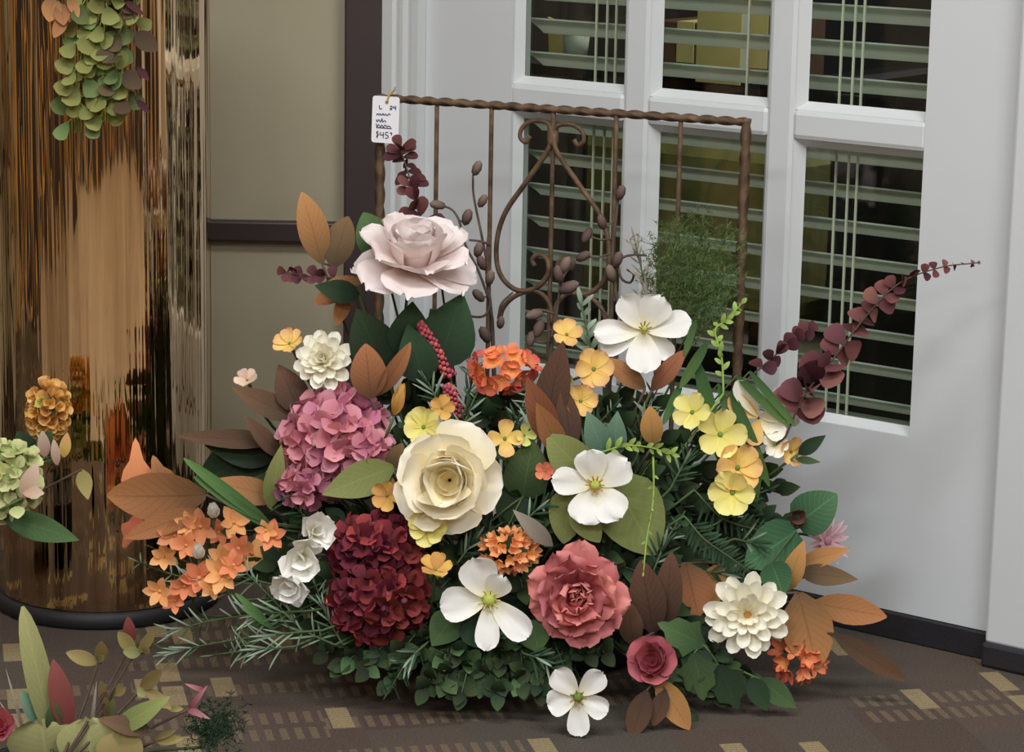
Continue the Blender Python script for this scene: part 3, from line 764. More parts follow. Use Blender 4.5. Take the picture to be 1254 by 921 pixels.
flower('zinnia', 'ivory zinnia above the pink hydrangea', 'flower', 397, 443, 38, (-.1, -.9, .45), [
    dict(n=11, L=1.0, ratio=.46, e=4, mat='p_ivory', bend=.3, cup=.5, ruffle=.08),
    dict(n=10, L=.84, ratio=.48, e=20, off=.5, mat='p_ivory', bend=.4, cup=.5, z=.06, ruffle=.08),
    dict(n=9, L=.66, ratio=.5, e=38, mat='p_ivory', bend=.5, cup=.5, z=.1, ruffle=.06),
    dict(n=7, L=.5, ratio=.52, e=56, off=.5, mat='p_ivory', bend=.6, cup=.5, z=.14),
    dict(n=5, L=.38, ratio=.55, e=74, mat='p_ivory', bend=.6, cup=.5, z=.16)], sepals=('l_green', .6))
flower('zinnia', 'ivory zinnia beside the big rust leaf at lower right', 'flower', 915, 752, 53, (-.05, -1, .2), [
    dict(n=13, L=1.0, ratio=.40, e=3, mat='p_ivory', bend=.25, cup=.5, ruffle=.05),
    dict(n=12, L=.84, ratio=.40, e=16, off=.5, mat='p_ivory', bend=.35, cup=.5, z=.05, ruffle=.05),
    dict(n=10, L=.64, ratio=.42, e=30, mat='p_ivory', bend=.45, cup=.5, z=.08),
    dict(n=8, L=.42, ratio=.45, e=46, off=.5, mat='p_ivory', bend=.5, cup=.5, z=.1)], center=('p_golden', .13, .2), sepals=('l_green', .5))
flower('peony', 'dusty coral peony with ruffled petals, low right of centre', 'flower', 706, 728, 63, (.02, -1, .18), [
    dict(n=9, L=1.0, ratio=.72, e=2, mat='p_coral', bend=.3, cup=.25, ruffle=.2, nu=6),
    dict(n=9, L=.88, ratio=.72, e=18, off=.5, mat='p_coral', bend=.4, cup=.25, ruffle=.22, nu=6, z=.04),
    dict(n=8, L=.76, ratio=.75, e=34, mat='p_coral', bend=.5, cup=.3, ruffle=.24, nu=6, z=.06),
    dict(n=7, L=.62, ratio=.8, e=50, off=.4, mat='p_coral', bend=.6, cup=.4, ruffle=.24, nu=6, z=.08),
    dict(n=5, L=.5, ratio=.8, e=66, mat='p_coral', bend=.7, cup=.5, ruffle=.2, nu=6, z=.1),
    dict(n=3, L=.4, ratio=.8, e=78, mat='p_coral', bend=.8, cup=.6, nu=6, z=.12)], sepals=('l_green', .5))
flower('rosebud', 'small dusty red rosebud above the carpet', 'flower', 799, 812, 37, (-.15, -.95, .55), [
    dict(n=5, L=.98, ratio=1.05, e=24, mat='p_rosebud', bend=.6, cup=.35, tip=-.5, nu=6),
    dict(n=4, L=.84, ratio=1.15, e=42, off=.5, mat='p_rosebud', bend=.8, cup=.5, nu=6, z=.05),
    dict(wrap=(.5, .6, .06), n=6, mat='p_rosebud')], sepals=('l_brown', .6))
W_ = dict(mat='p_white', bend=.3, cup=.22, tip=-.25, ruffle=.10, nu=6, nv=8)
flower('magnolia', 'white magnolia bloom in front of the wire rack', 'flower', 788, 404, 55, (.05, -.95, .35), [
    dict(petals=[(128, 50, 36, 24), (62, 48, 40, 30), (8, 58, 36, 14), (268, 54, 42, 10), (186, 62, 30, 12), (206, 56, 28, -4), (318, 46, 26, -14)], **W_)],
    center=('p_limeyellow', .09, .25, 'p_golden', 8), dy=-.01)
flower('magnolia', 'white magnolia bloom beside the large light green leaf', 'flower', 729, 594, 50, (-.05, -1, .25), [
    dict(petals=[(102, 46, 42, 22), (38, 52, 44, 18), (174, 54, 34, 14), (252, 50, 46, 12), (308, 52, 44, 16)], **W_)],
    center=('p_limeyellow', .15, .25, 'p_golden', 10), dy=-.01)
flower('magnolia', 'white pointed-petal bloom between burgundy hydrangea and coral peony', 'flower', 599, 734, 54, (0, -1, .2), [
    dict(petals=[(112, 58, 50, 18), (60, 40, 34, 30), (188, 60, 44, 8), (268, 62, 32, 6), (318, 66, 36, 8)], **W_)],
    center=('p_limeyellow', .17, .2, 'p_yellow', 9), dy=-.01)
flower('narcissus', 'white five-petal narcissus hanging lowest over the carpet', 'flower', 708, 853, 40, (-.05, -1, .12), [
    dict(petals=[(132, 44, 32, 8), (48, 44, 30, 10), (196, 38, 36, 6), (272, 48, 30, 2), (334, 40, 30, 6)], **W_)],
    center=('l_lime', .17, .2, 'p_golden', 7), dy=-.01)
# white freesia, three bells stacked on a stalk
fz = [(383, 652, 30, 'upper'), (370, 680, 34, 'middle'), (359, 708, 30, 'lower')]
p0 = at(372, 690, depth(372, 690) - .02)
fr_ = thing('freesia', 'white ruffled freesia stalk beside the orange star flowers', 'flower', Matrix.Translation(p0))
for i, (x, y, r_, _) in enumerate(fz):
    Yf = depth(x, y) - .02; q = at(x, y, Yf); s_ = mpp(Yf)
    ax_ = Vector((.35 - .3 * i, -.9, .35 - .35 * i)).normalized()
    hd = obj('bell', floret_mesh('p_white', 5, .95, 38, bend=.5, cup=.4, seed=i, name='bell', ruffle=.2), fr_, fr_.matrix_basis.inverted() @ frame(q, ax_) @ Matrix.Scale(r_ * s_ * 1.2, 4))
    obj('inner_petals', floret_mesh('p_white', 3, .9, 60, bend=.6, cup=.5, seed=i + 2, name='inner_petals'), hd, Matrix.Rotation(.5, 4, 'Z') @ Matrix.Scale(.75, 4))
tube('stem', 'stem_green', fr_, smooth_path([at(383, 640, 2.88), at(372, 680, 2.885), at(362, 735, 2.89), core_pt(at(362, 735, 2.89))], 5), .0018, 5)
for (x, y, tx, ty) in ((398, 645, 403, 634), (362, 728, 366, 744)): leaf_into(fr_, at(x, y, 2.83), at(tx, ty, 2.825), .016, 'p_white', 'oval', cup=.4, name='bud')

# ---- hydrangeas and clustered heads
cluster('hydrangea', 'rose pink hydrangea head at left under the ivory zinnia', 'flower', 402, 536, 66, 62, 40, 29, ['p_pink', 'p_pink', 'p_mauve'], axis=(-.15, -1, .3), depth_k=.75, centers=ball_mesh('p_mauve', .12))
cluster('hydrangea', 'small rose pink hydrangea tuft under the large pink head', 'flower', 366, 598, 30, 26, 12, 20, ['p_pink', 'p_mauve'], axis=(-.25, -1, 0), depth_k=.6, centers=ball_mesh('p_mauve', .12))
cluster('hydrangea', 'single pink hydrangea sprig reaching toward the cream rose', 'flower', 455, 558, 26, 32, 9, 22, ['p_pink'], axis=(.2, -1, .1), depth_k=.5, centers=ball_mesh('p_mauve', .12))
cluster('hydrangea', 'burgundy hydrangea head, upper half, beside the cream rose', 'flower', 460, 672, 58, 42, 32, 25, ['p_burgundy', 'p_burg_red'], depth_k=.6, centers=ball_mesh('p_burg_center', .16))
cluster('hydrangea', 'burgundy hydrangea head, lower half, just above the carpet', 'flower', 462, 742, 62, 50, 40, 25, ['p_burgundy', 'p_burgundy', 'p_burg_red'], depth_k=.6, centers=ball_mesh('p_burg_center', .22), axis=(0, -1, .05))
cluster('geranium', 'vermilion geranium cluster right of the red spike', 'flower', 616, 452, 40, 28, 15, 17, ['p_vermilion', 'p_vermilion', 'p_orange_deep'], depth_k=.5, floret=dict(n=5), centers=ball_mesh('p_golden', .16))
cluster('orange_cluster', 'tight orange cluster of tubular florets above white bloom', 'flower', 623, 675, 34, 26, 34, 15, ['p_orange'], depth_k=.6, floret=dict(n=5, e=48, shape='oval', ratio=.55, bend=.2))
cluster('orange_cluster', 'red-orange floret cluster tucked under the big rust leaf', 'flower', 980, 806, 32, 30, 16, 17, ['p_vermilion', 'p_orange_deep'], depth_k=.5, floret=dict(n=5, shape='lance', ratio=.55, e=25), dy=.01)
flo = dict(n=6, shape='oval', ratio=.6, e=18, bend=.25)
def star_cluster(label, spots, mats, Y=None, dy=0.0, end=None, white=None):
    c0 = spots[0]; Yc = Y or depth(c0[0], c0[1]) + dy; root = thing('star_flower_cluster', label, 'flower', Matrix.Translation(at(c0[0], c0[1], Yc)))
    rn = random.Random(int(c0[0]))
    e = end if end is not None else core_pt(root.matrix_basis.translation); inv = root.matrix_basis.inverted()
    for i, (x, y, r_) in enumerate(spots):
        q = at(x, y, Yc + rn.uniform(-.012, .012)); ax_ = Vector((rn.uniform(-.4, .4), -1, rn.uniform(0, .5))).normalized()
        o_ = obj('floret', floret_mesh(mats[i % len(mats)], seed=i % 3, **flo), root, inv @ frame(q, ax_) @ Matrix.Rotation(rn.uniform(0, 3), 4, 'Z') @ Matrix.Scale(r_ * mpp(Yc), 4))
        obj('eye', ball_mesh('p_golden', .14), o_)
        tube('stalk', 'stem_green', root, [q, q - ax_ * .012, root.matrix_basis.translation.lerp(e, .1) + Vector((0, .03, -.005))], .0009, 4)
    tube('stem', 'stem_green', root, smooth_path([root.matrix_basis.translation + Vector((0, .03, -.005)), e.lerp(root.matrix_basis.translation, .5) + Vector((0, .02, 0)), e], 4), .0018, 5)
    return root
star_cluster('upper bunch of orange star flowers at far left of the arrangement', [(214, 656, 22), (246, 645, 26), (268, 652, 20), (286, 640, 23), (200, 682, 20), (292, 672, 21), (274, 686, 23), (308, 678, 24), (228, 668, 20), (232, 640, 18)], ['p_orange', 'p_orange', 'p_orange_deep'])
star_cluster('lower bunch of orange star flowers above the rosemary needles', [(244, 708, 26), (196, 724, 22), (214, 736, 20), (272, 704, 26), (286, 692, 20), (260, 718, 20), (226, 718, 20)], ['p_orange_deep', 'p_orange'])
star_cluster('pair of orange star flowers touching the white freesia', [(333, 657, 22), (326, 650, 16)], ['p_orange_deep', 'p_orange'])
# pale buds inside the orange cluster
for (x, y, lab) in ((244, 684, 'pale grey-white bud among the orange star flowers'), (262, 634, 'small pale bud on top of the orange star flowers')):
    Yb = depth(x, y) + .012; rt = thing('pale_bud', lab, 'flower', frame(at(x, y, Yb), (0, -.6, 1)))
    for i in range(5): obj('petal', petal_mesh('p_white', 'oval', .7, .7, .5), rt, petal_M(i * 1.26, rad(60), .022))
    stem_to_core(rt, rt.matrix_basis.translation.copy(), Vector((0, -.3, 1)).normalized())

# ---- small primulas
def primula(label, px, py, R, mat, axis=FR, dy=-.008, n=5, cc='l_lime', name='primula', group=None):
    return flower(name, label, 'flower', px, py, R, axis, [dict(n=n, L=1.0, ratio=.82, e=14, mat=mat, bend=.35, cup=.3, ruffle=.1, jit=.08)], center=(cc, .11, .12), dy=dy, sepals=('l_lime', .5))
primula('small apricot flower, far left beside the ivory zinnia', 355, 421, 21, 'p_apricot', (-.3, -.6, .8), n=6)
primula('yellow-apricot flower on tall stem above the brown leaves', 694, 410, 20, 'p_apricot', (.1, -.8, .6))
primula('largest yellow flower of the trio left of the magnolia', 727, 452, 26, 'p_apricot', (.1, -1, .35), n=6)
primula('apricot flower, lowest of the trio left of the magnolia', 711, 491, 22, 'p_apricot', (0, -1, .2), n=6)
primula('lime-yellow half-open flower, leftmost of the trio below the magnolia', 690, 466, 18, 'p_limeyellow', (-.4, -1, .3), n=4)
primula('pale yellow flower at upper left edge of the cream rose', 519, 523, 26, 'p_yellow', (-.2, -1, .35), n=7)
primula('small golden flower behind the top of the cream rose', 541, 500, 17, 'p_golden', (.1, -1, .4))
primula('apricot flower at upper right edge of the cream rose', 618, 537, 24, 'p_apricot', (.2, -1, .3), n=4)
primula('lime-yellow bud flower right of the cream rose', 642, 533, 15, 'p_limeyellow', (.4, -1, .3), n=4)
primula('bright yellow flower under the cream rose', 525, 645, 26, 'p_yellow', (-.1, -1, .25), n=7)
primula('golden flat flower below the bright yellow one', 533, 698, 22, 'p_golden', (.05, -.5, .9))
primula('olive-gold flower between pink hydrangea and cream rose', 474, 607, 20, 'p_golden', (-.2, -1, .2))
primula('pale yellow pointed flower left of the long grass blades', 848, 505, 26, 'p_yellow', (-.4, -1, .5))
primula('large pale yellow flower behind the grass blade', 882, 532, 32, 'p_yellow', (0, -1, .3))
primula('large apricot flower above the lowest yellow flower at right', 903, 573, 32, 'p_apricot', (.15, -1, .3), n=6)
primula('yellow flower lowest in the right-hand cluster', 897, 603, 30, 'p_yellow', (-.15, -1, .15), n=6)
primula('small apricot flower at the right edge of the arrangement', 968, 553, 20, 'p_apricot', (.5, -1, .1))
primula('small cream flower right of the yellow cluster', 948, 545, 18, 'p_ivory', (.2, -1, .3))
primula('tiny brown-orange flower left of the central magnolia', 667, 577, 13, 'p_orange_deep')
primula('peach flower behind the brown leaves at far left', 303, 466, 16, 'p_peach', (-.3, -.6, .8))
# plumeria with long petals at right, white buds
flower('plumeria', 'cream and orange plumeria with long petals, right of the grass', 'flower', 930, 512, 50, (.1, -1, .2), [
    dict(petals=[(125, 56, 24, 12)], mat='p_ivory', bend=.2, cup=.4), dict(petals=[(148, 46, 26, 6), (250, 34, 24, 10)], mat='p_apricot', bend=.2, cup=.4), dict(petals=[(20, 34, 26, 20), (320, 36, 26, 14)], mat='p_ivory', bend=.2, cup=.4)], dy=-.01)
for (x, y, lab) in ((953, 487, 'upper white bud in front of the burgundy eucalyptus'), (964, 510, 'lower white bud in front of the burgundy eucalyptus')):
    rt = thing('white_bud', lab, 'flower', frame(at(x, y, depth(x, y)), (.2, -1, .2)))
    for i in range(5): obj('petal', petal_mesh('p_white', 'round', 1.0, 1.3, .6, nu=6), rt, petal_M(i * 1.26, rad(20), .021, z=-.006))
    stem_to_core(rt, rt.matrix_basis.translation.copy(), Vector((.1, -.5, .5)).normalized())
# orange bud, mauve bud, pale pink fringe
rt = thing('orange_bud', 'slender orange bud between pink hydrangea and yellow flower', 'flower', frame(at(483, 508, depth(483, 508)), (.25, -.2, 1)))
for i in range(4): obj('petal', petal_mesh('p_golden', 'oval', .45, .3, .4), rt, petal_M(i * 1.57, rad(78), .04))
stem_to_core(rt, rt.matrix_basis.translation.copy(), Vector((.25, -.2, 1)).normalized())
rt = thing('mauve_bud', 'dusky mauve bud left of the ivy leaf', 'flower', frame(at(974, 634, depth(974, 634)), (.1, -1, .3)))
for i in range(4): obj('petal', petal_mesh('l_euca', 'round', .9, 1.1, .5), rt, petal_M(i * 1.57, rad(35), .019))
stem_to_core(rt, rt.matrix_basis.translation.copy(), Vector((.1, -.8, .3)).normalized())
flower('aster', 'pale pink fringed aster at the right edge under the ivy', 'flower', 1012, 662, 32, (.5, -1, .2), [
    dict(n=16, L=1, ratio=.2, e=6, mat='p_palepink', shape='lance', bend=.1, cup=.2, nu=2, nv=5), dict(n=12, L=.75, ratio=.22, e=30, mat='p_palepink', shape='lance', bend=.2, cup=.2, nu=2, nv=5)], center=('p_palepink', .2, .2), dy=.03)

# ---- red beaded spike, two lengths
def spike(label, a, b, w, n, Y):
    A_, B_ = at(a[0], a[1], Y), at(b[0], b[1], Y + .01); root = thing('red_spike', label, 'flower', Matrix.Translation(B_)); inv = root.matrix_basis.inverted(); rn = random.Random(n)
    for i in range(n):
        t = i / n; p = A_.lerp(B_, t); an = i * 2.4; rr = w * mpp(Y) * .5 * min(1, .45 + t * 2) * .75
        d = (B_ - A_).normalized(); s1 = d.cross(Vector((0, 1, 0))).normalized(); s2 = d.cross(s1)
        obj('bead', ball_mesh('p_redspike', 1.0, 1.0, 'bead'), root, inv @ Matrix.Translation(p + (s1 * math.cos(an) + s2 * math.sin(an)) * rr) @ Matrix.Scale(.0031 * rn.uniform(.8, 1.15), 4))
    tube('stem', 'stem_green', root, smooth_path([A_, B_, core_pt(B_)], 4), .0016, 5)
spike('upper red beaded spike pointing up below the blush rose', (514, 396), (551, 461), 17, 90, 2.93)
spike('lower red beaded spike just above the cream rose', (547, 472), (563, 508), 17, 55, 2.92)

# ---- rust and brown magnolia leaves
LS = leaf_stem
LS('magnolia_leaf', 'pair of upright rust leaves left of the blush rose', 'leaf', [(394, 322, 372, 236, 40, -.01, .3), (408, 328, 424, 264, 44, .01, -.5)], ['l_rust', 'l_brown'], dy=.02, bend=-.2)
LS('magnolia_leaf', 'small rust leaves hanging under the upright pair', 'leaf', [(430, 348, 384, 372, 22), (425, 360, 412, 398, 20), (445, 345, 400, 346, 16)], ['l_rust', 'l_amber'], dy=.03)
LS('magnolia_leaf', 'rust leaf pair just right of the ivory zinnia', 'leaf', [(454, 488, 448, 424, 46, -.015), (462, 484, 506, 424, 26, -.01, .5)], ['l_rust'])
LS('magnolia_leaf', 'tall brown leaves beside the vermilion geranium', 'leaf', [(678, 545, 644, 458, 38, -.02), (668, 520, 690, 416, 42, .01), (690, 560, 655, 490, 30, -.02), (700, 550, 690, 470, 34, .02)], ['l_rust', 'l_brown', 'l_rust', 'l_brown'], bend=.2, shape='pointed')
LS('magnolia_leaf', 'rust leaf between yellow trio and magnolia bloom', 'leaf', [(790, 476, 744, 440, 24)], 'l_rust', dy=.01)
LS('magnolia_leaf', 'rust leaf under the right petals of the magnolia', 'leaf', [(798, 478, 838, 430, 24)], 'l_rust', dy=.01)
LS('magnolia_leaf', 'dark brown leaves left of the ivory zinnia', 'leaf', [(362, 512, 284, 474, 30), (366, 506, 344, 444, 44, .01, .4)], ['l_brown'], dy=.02, shape='pointed')
LS('magnolia_leaf', 'amber leaf cupped above the lower ivory zinnia', 'leaf', [(840, 690, 856, 758, 54), (880, 690, 866, 748, 34)], ['l_rust', 'l_amber'], dy=.02)
LS('magnolia_leaf', 'dark brown leaves between coral peony and amber leaf', 'leaf', [(800, 775, 786, 690, 46), (815, 770, 822, 680, 36), (775, 790, 770, 740, 30)], ['l_brown'], dy=.03)
LS('magnolia_leaf', 'amber and brown pointed leaves under the pink aster', 'leaf', [(962, 724, 984, 664, 28), (980, 690, 1040, 672, 24), (978, 700, 1052, 710, 26)], ['l_amber', 'l_amber', 'l_brown'], shape='pointed', dy=.01)
LS('magnolia_leaf', 'broad rust leaf beside the lower ivory zinnia', 'leaf', [(978, 726, 1002, 822, 66, -.02)], 'l_rust', bend=-.3, dy=-.02)
LS('magnolia_leaf', 'amber leaf pointing right in front of the door', 'leaf', [(996, 738, 1088, 756, 38)], 'l_amber', dy=-.01)
LS('magnolia_leaf', 'thin brown leaf drooping right over the carpet', 'leaf', [(1020, 776, 1116, 838, 28)], 'l_brown', dy=-.03, bend=-.5)
LS('magnolia_leaf', 'olive brown leaves under the dusty red rosebud', 'leaf', [(805, 832, 846, 896, 34), (792, 846, 772, 906, 30), (815, 845, 800, 890, 24)], ['l_amber', 'l_brown', 'l_brown'], dy=-.01)
LS('magnolia_leaf', 'large rust leaf lying across the vase at far left', 'leaf', [(252, 606, 128, 612, 66, -.01, -.3), (245, 625, 150, 660, 30)], ['l_rust', 'l_amber'])
LS('maple_leaf', 'orange leaves standing behind the large rust leaf', 'leaf', [(170, 625, 166, 540, 34), (205, 610, 188, 560, 30), (172, 630, 150, 672, 24)], ['p_orange_deep', 'l_rust', 'p_orange_deep'], shape='pointed', dy=.02, lobes=2)
LS('magnolia_leaf', 'brown leaves pointing left below the partition rail', 'leaf', [(338, 540, 214, 534, 24), (340, 610, 258, 588, 34), (345, 560, 300, 510, 22)], ['l_brown', 'l_rust', 'l_brown'], dy=.03, shape='pointed')
LS('magnolia_leaf', 'small brown leaf between hydrangea and cream rose', 'leaf', [(476, 575, 492, 545, 22), (480, 585, 470, 620, 20)], ['l_brown', 'l_amber'])
LS('magnolia_leaf', 'amber square-tipped leaf right of the lowest apricot flower', 'leaf', [(800, 545, 796, 500, 28)], 'l_amber', dy=.01)
# ---- green leaves
G_ = dict(stem='stem_green')
LS('green_leaf', 'plain green leaf behind the top of the blush rose', 'leaf', [(470, 318, 446, 262, 46)], 'l_green', dy=.03, **G_)
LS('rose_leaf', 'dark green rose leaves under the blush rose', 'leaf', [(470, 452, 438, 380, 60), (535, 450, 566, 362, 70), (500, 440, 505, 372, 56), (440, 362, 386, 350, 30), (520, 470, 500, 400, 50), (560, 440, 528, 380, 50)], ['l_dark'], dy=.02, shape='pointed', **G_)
LS('green_leaf', 'olive green leaf under the pink hydrangea', 'leaf', [(482, 572, 394, 606, 44, -.02)], 'l_olive', dy=-.005, shape='pointed', **G_)
LS('green_leaf', 'large light green leaf right of the central magnolia', 'leaf', [(752, 588, 804, 684, 86, -.01)], 'l_olive', shape='heart', **G_)
LS('green_leaf', 'light green leaf under the central magnolia', 'leaf', [(698, 600, 690, 668, 46, -.01), (705, 620, 735, 665, 36)], 'l_olive', shape='heart', dy=.005, **G_)
LS('green_leaf', 'light green leaf above the central magnolia', 'leaf', [(714, 578, 672, 534, 50)], 'l_olive', shape='heart', **G_)
LS('green_leaf', 'blue-green leaves under the yellow trio', 'leaf', [(742, 562, 720, 506, 34), (752, 560, 756, 506, 30)], 'l_bluegreen', shape='pointed', **G_)
LS('ivy_leaf', 'ivy leaf with pale veins, upper right against the door', 'leaf', [(976, 642, 1024, 606, 56), ], 'l_ivy', shape='heart', dy=.0, **G_)
LS('ivy_leaf', 'ivy leaf with pale veins above the lower ivory zinnia', 'leaf', [(975, 650, 912, 694, 60), (945, 690, 960, 730, 40)], 'l_ivy', shape='heart', dy=-.01, **G_)
LS('ivy_leaf', 'dark ivy leaves right of the cream rose', 'leaf', [(640, 608, 652, 542, 56), (640, 600, 612, 640, 48), (620, 650, 660, 690, 44), (600, 640, 570, 668, 40)], ['l_green', 'l_dark'], shape='heart', dy=.03, **G_)
LS('green_leaf', 'large dark green leaf in front of the brass vase', 'leaf', [(338, 538, 232, 600, 66), (338, 560, 250, 545, 40)], ['l_dark'], dy=.05, shape='pointed', **G_)
LS('green_leaf', 'olive leaf at the left edge of the pink hydrangea', 'leaf', [(330, 622, 344, 548, 28)], 'l_olive', dy=.02, shape='pointed', **G_)
LS('dry_leaf', 'grey beige dry leaf above the orange tubular cluster', 'leaf', [(676, 668, 630, 626, 22)], 'l_grey', shape='pointed', dy=-.005, **G_)
LS('green_leaf', 'green leaf below the white pointed-petal bloom', 'leaf', [(560, 748, 528, 792, 44), (570, 756, 600, 796, 40), (650, 760, 660, 800, 44)], ['l_green', 'l_dark'], dy=.01, shape='pointed', **G_)
LS('toothed_leaf', 'toothed green leaves right of the rosebud', 'leaf', [(862, 790, 808, 764, 42), (870, 800, 835, 830, 44), (850, 800, 862, 860, 46), (880, 815, 905, 870, 44)], ['l_green', 'l_dark'], dy=.01, shape='pointed', lobes=3, **G_)
LS('green_leaf', 'small dark leaf low between zinnia and carpet at right', 'leaf', [(930, 832, 976, 868, 30), (920, 830, 940, 872, 28)], ['l_green', 'l_dark'], dy=.0, shape='pointed', **G_)
LS('green_leaf', 'small dark leaf tip right of the white buds', 'leaf', [(978, 556, 1010, 534, 18), (975, 562, 1004, 566, 10)], ['l_dark', 'l_green'], dy=-.02, shape='pointed', **G_)
# ---- grass blades
def grass(label, blades, mat='l_blade', dy=-.02, end=None, name='grass_tuft'):
    b0 = blades[0]; Yb = depth(b0[0], b0[1]) + dy; root = thing(name, label, 'grass', Matrix.Translation(at(b0[0], b0[1], Yb)))
    for i, (bx, by, tx, ty, w) in enumerate(blades):
        b = at(bx, by, Yb); t = at(tx, ty, Yb - .015)
        leaf_into(root, b, t, w * mpp(Yb), mat, 'lance', bend=-.35, fold=.3, seed=i % 2, name='blade', nu=2, nv=10)
        e = end if end is not None else core_pt(b); tube('stem', 'stem_green', root, smooth_path([b, b.lerp(e, .4) + Vector((0, .03, .01)), e], 3), .001, 4)
    return root
grass('long dark grass blades crossing the yellow flowers at right', [(853, 440, 892, 592, 17), (880, 470, 898, 530, 10), (866, 420, 832, 476, 13), (852, 392, 838, 436, 10), (822, 548, 842, 634, 15), (834, 470, 812, 520, 11)])
grass('grass blades fanning toward the white buds at right', [(895, 480, 944, 600, 14), (902, 460, 968, 524, 11), (918, 455, 976, 524, 10), (930, 560, 925, 620, 10)])
grass('flat green grass blades left of the white freesia', [(330, 642, 226, 562, 14), (334, 648, 238, 584, 12), (330, 640, 262, 606, 10)], dy=-.005)
grass('upright grass blade over the rosemary needles', [(330, 765, 290, 728, 9), (335, 770, 300, 745, 8)], dy=-.01)
# ---- leafy and needle sprays
spray('lime_sprig', 'lime green sprig rising beside the rack leg', 'foliage', [(886, 482), (884, 440), (876, 405), (890, 392), (908, 372)], 20, 15, 'l_lime', ratio=.5, stem='stem_lime', taper=.8, end=core_pt(at(886, 482, 2.9)), dy=-.02)
spray('lime_sprig', 'lime green sprig lying above the central magnolia', 'foliage', [(730, 556), (765, 546), (795, 548), (822, 556)], 18, 15, 'l_lime', ratio=.45, stem='stem_lime', taper=.8, end=core_pt(at(740, 560, 2.9)), dy=-.015)
spray('lime_sprig', 'thin lime tendril hanging over the large light green leaf', 'foliage', [(800, 560), (800, 610), (792, 660), (788, 700)], 10, 9, 'l_lime', ratio=.4, stem='stem_lime', taper=.7, dy=-.03, end=core_pt(at(800, 560, 2.9)))
spray('sage_sprig', 'small sage leaf sprig left of the magnolia against the glass', 'foliage', [(728, 440), (720, 410), (712, 372)], 12, 28, 'l_sage', ratio=.28, shape='lance', taper=.8, dy=.03, end=core_pt(at(728, 440, 3.0)))
spray('needle_sprig', 'pale needle sprig above the magnolia against the muntin', 'foliage', [(800, 400), (790, 350), (778, 298)], 13, 34, 'l_grey', ratio=.10, shape='lance', taper=.7, pair=True, ang=35, dy=.03, nu=2, nv=4, end=core_pt(at(800, 400, 3.0)))
spray('needle_sprig', 'sage needle sprig between geranium and cream rose', 'foliage', [(648, 545), (655, 505), (640, 470), (625, 440)], 12, 34, ['l_sage', 'l_ferndark'], ratio=.10, shape='lance', pair=True, ang=55, dy=.01, nu=2, nv=4, end=core_pt(at(648, 545, 2.95)))
spray('needle_sprig', 'dark needle sprig behind the upper red spike', 'foliage', [(540, 500), (520, 460), (498, 418)], 14, 34, ['l_ferndark', 'l_sage'], ratio=.10, shape='lance', pair=True, ang=50, dy=.02, nu=2, nv=4, end=core_pt(at(540, 500, 2.95)))
spray('needle_sprig', 'dark needle sprig under the blush rose, right side', 'foliage', [(570, 500), (578, 460), (572, 420)], 14, 32, ['l_ferndark', 'l_sage'], ratio=.10, shape='lance', pair=True, ang=50, dy=.03, nu=2, nv=4, end=core_pt(at(570, 500, 2.95)))
ROS = dict(ratio=.09, shape='lance', pair=True, ang=48, nu=2, nv=5, taper=.75, bend=-.5, fold=.15, stem='stem_green')
for lab, path, n_, sz, dy_ in (('lowest rosemary sprig pointing left over the carpet', [(395, 772), (330, 778), (262, 788), (205, 800)], 17, 36, -.02),
                               ('rosemary sprig under the lower orange star flowers', [(380, 748), (320, 752), (260, 760), (214, 772)], 16, 38, -.01),
                               ('rosemary sprig left of the lower orange star flowers', [(300, 735), (250, 715), (200, 700), (170, 688)], 12, 32, .02),
                               ('rosemary sprig right under the white freesia', [(410, 790), (370, 770), (330, 730), (300, 700)], 13, 36, .0),
                               ('rosemary sprig crossing between the orange star bunches', [(330, 715), (290, 705), (235, 690), (190, 672)], 12, 30, .025),
                               ('short rosemary sprig nearest the carpet', [(360, 792), (310, 796), (262, 802)], 11, 32, -.025),
                               ('rosemary sprig between freesia and burgundy hydrangea', [(420, 790), (398, 750), (386, 715)], 9, 32, .01)):
    spray('rosemary_sprig', lab, 'foliage', path, n_, sz, ['l_sage', 'l_sage', 'l_green'], dy=dy_, end=core_pt(at(path[0][0], path[0][1], 2.9)), group='rosemary sprigs at lower left', **ROS)
spray('fern_frond', 'dark flat fern frond above the amber cupped leaf', 'foliage', [(838, 632), (862, 660), (890, 680), (918, 700)], 18, 26, 'l_ferndark', ratio=.16, shape='lance', pair=True, ang=60, dy=-.01, nu=2, nv=4, spin=False, jit=.08, end=core_pt(at(838, 632, 2.9)))
spray('fern_frond', 'dark fern frond under the right yellow cluster', 'foliage', [(850, 600), (885, 635), (930, 650), (965, 665)], 16, 28, 'l_ferndark', ratio=.16, shape='lance', pair=True, ang=60, dy=.02, nu=2, nv=4, spin=False, jit=.08, end=core_pt(at(838, 632, 2.9)))
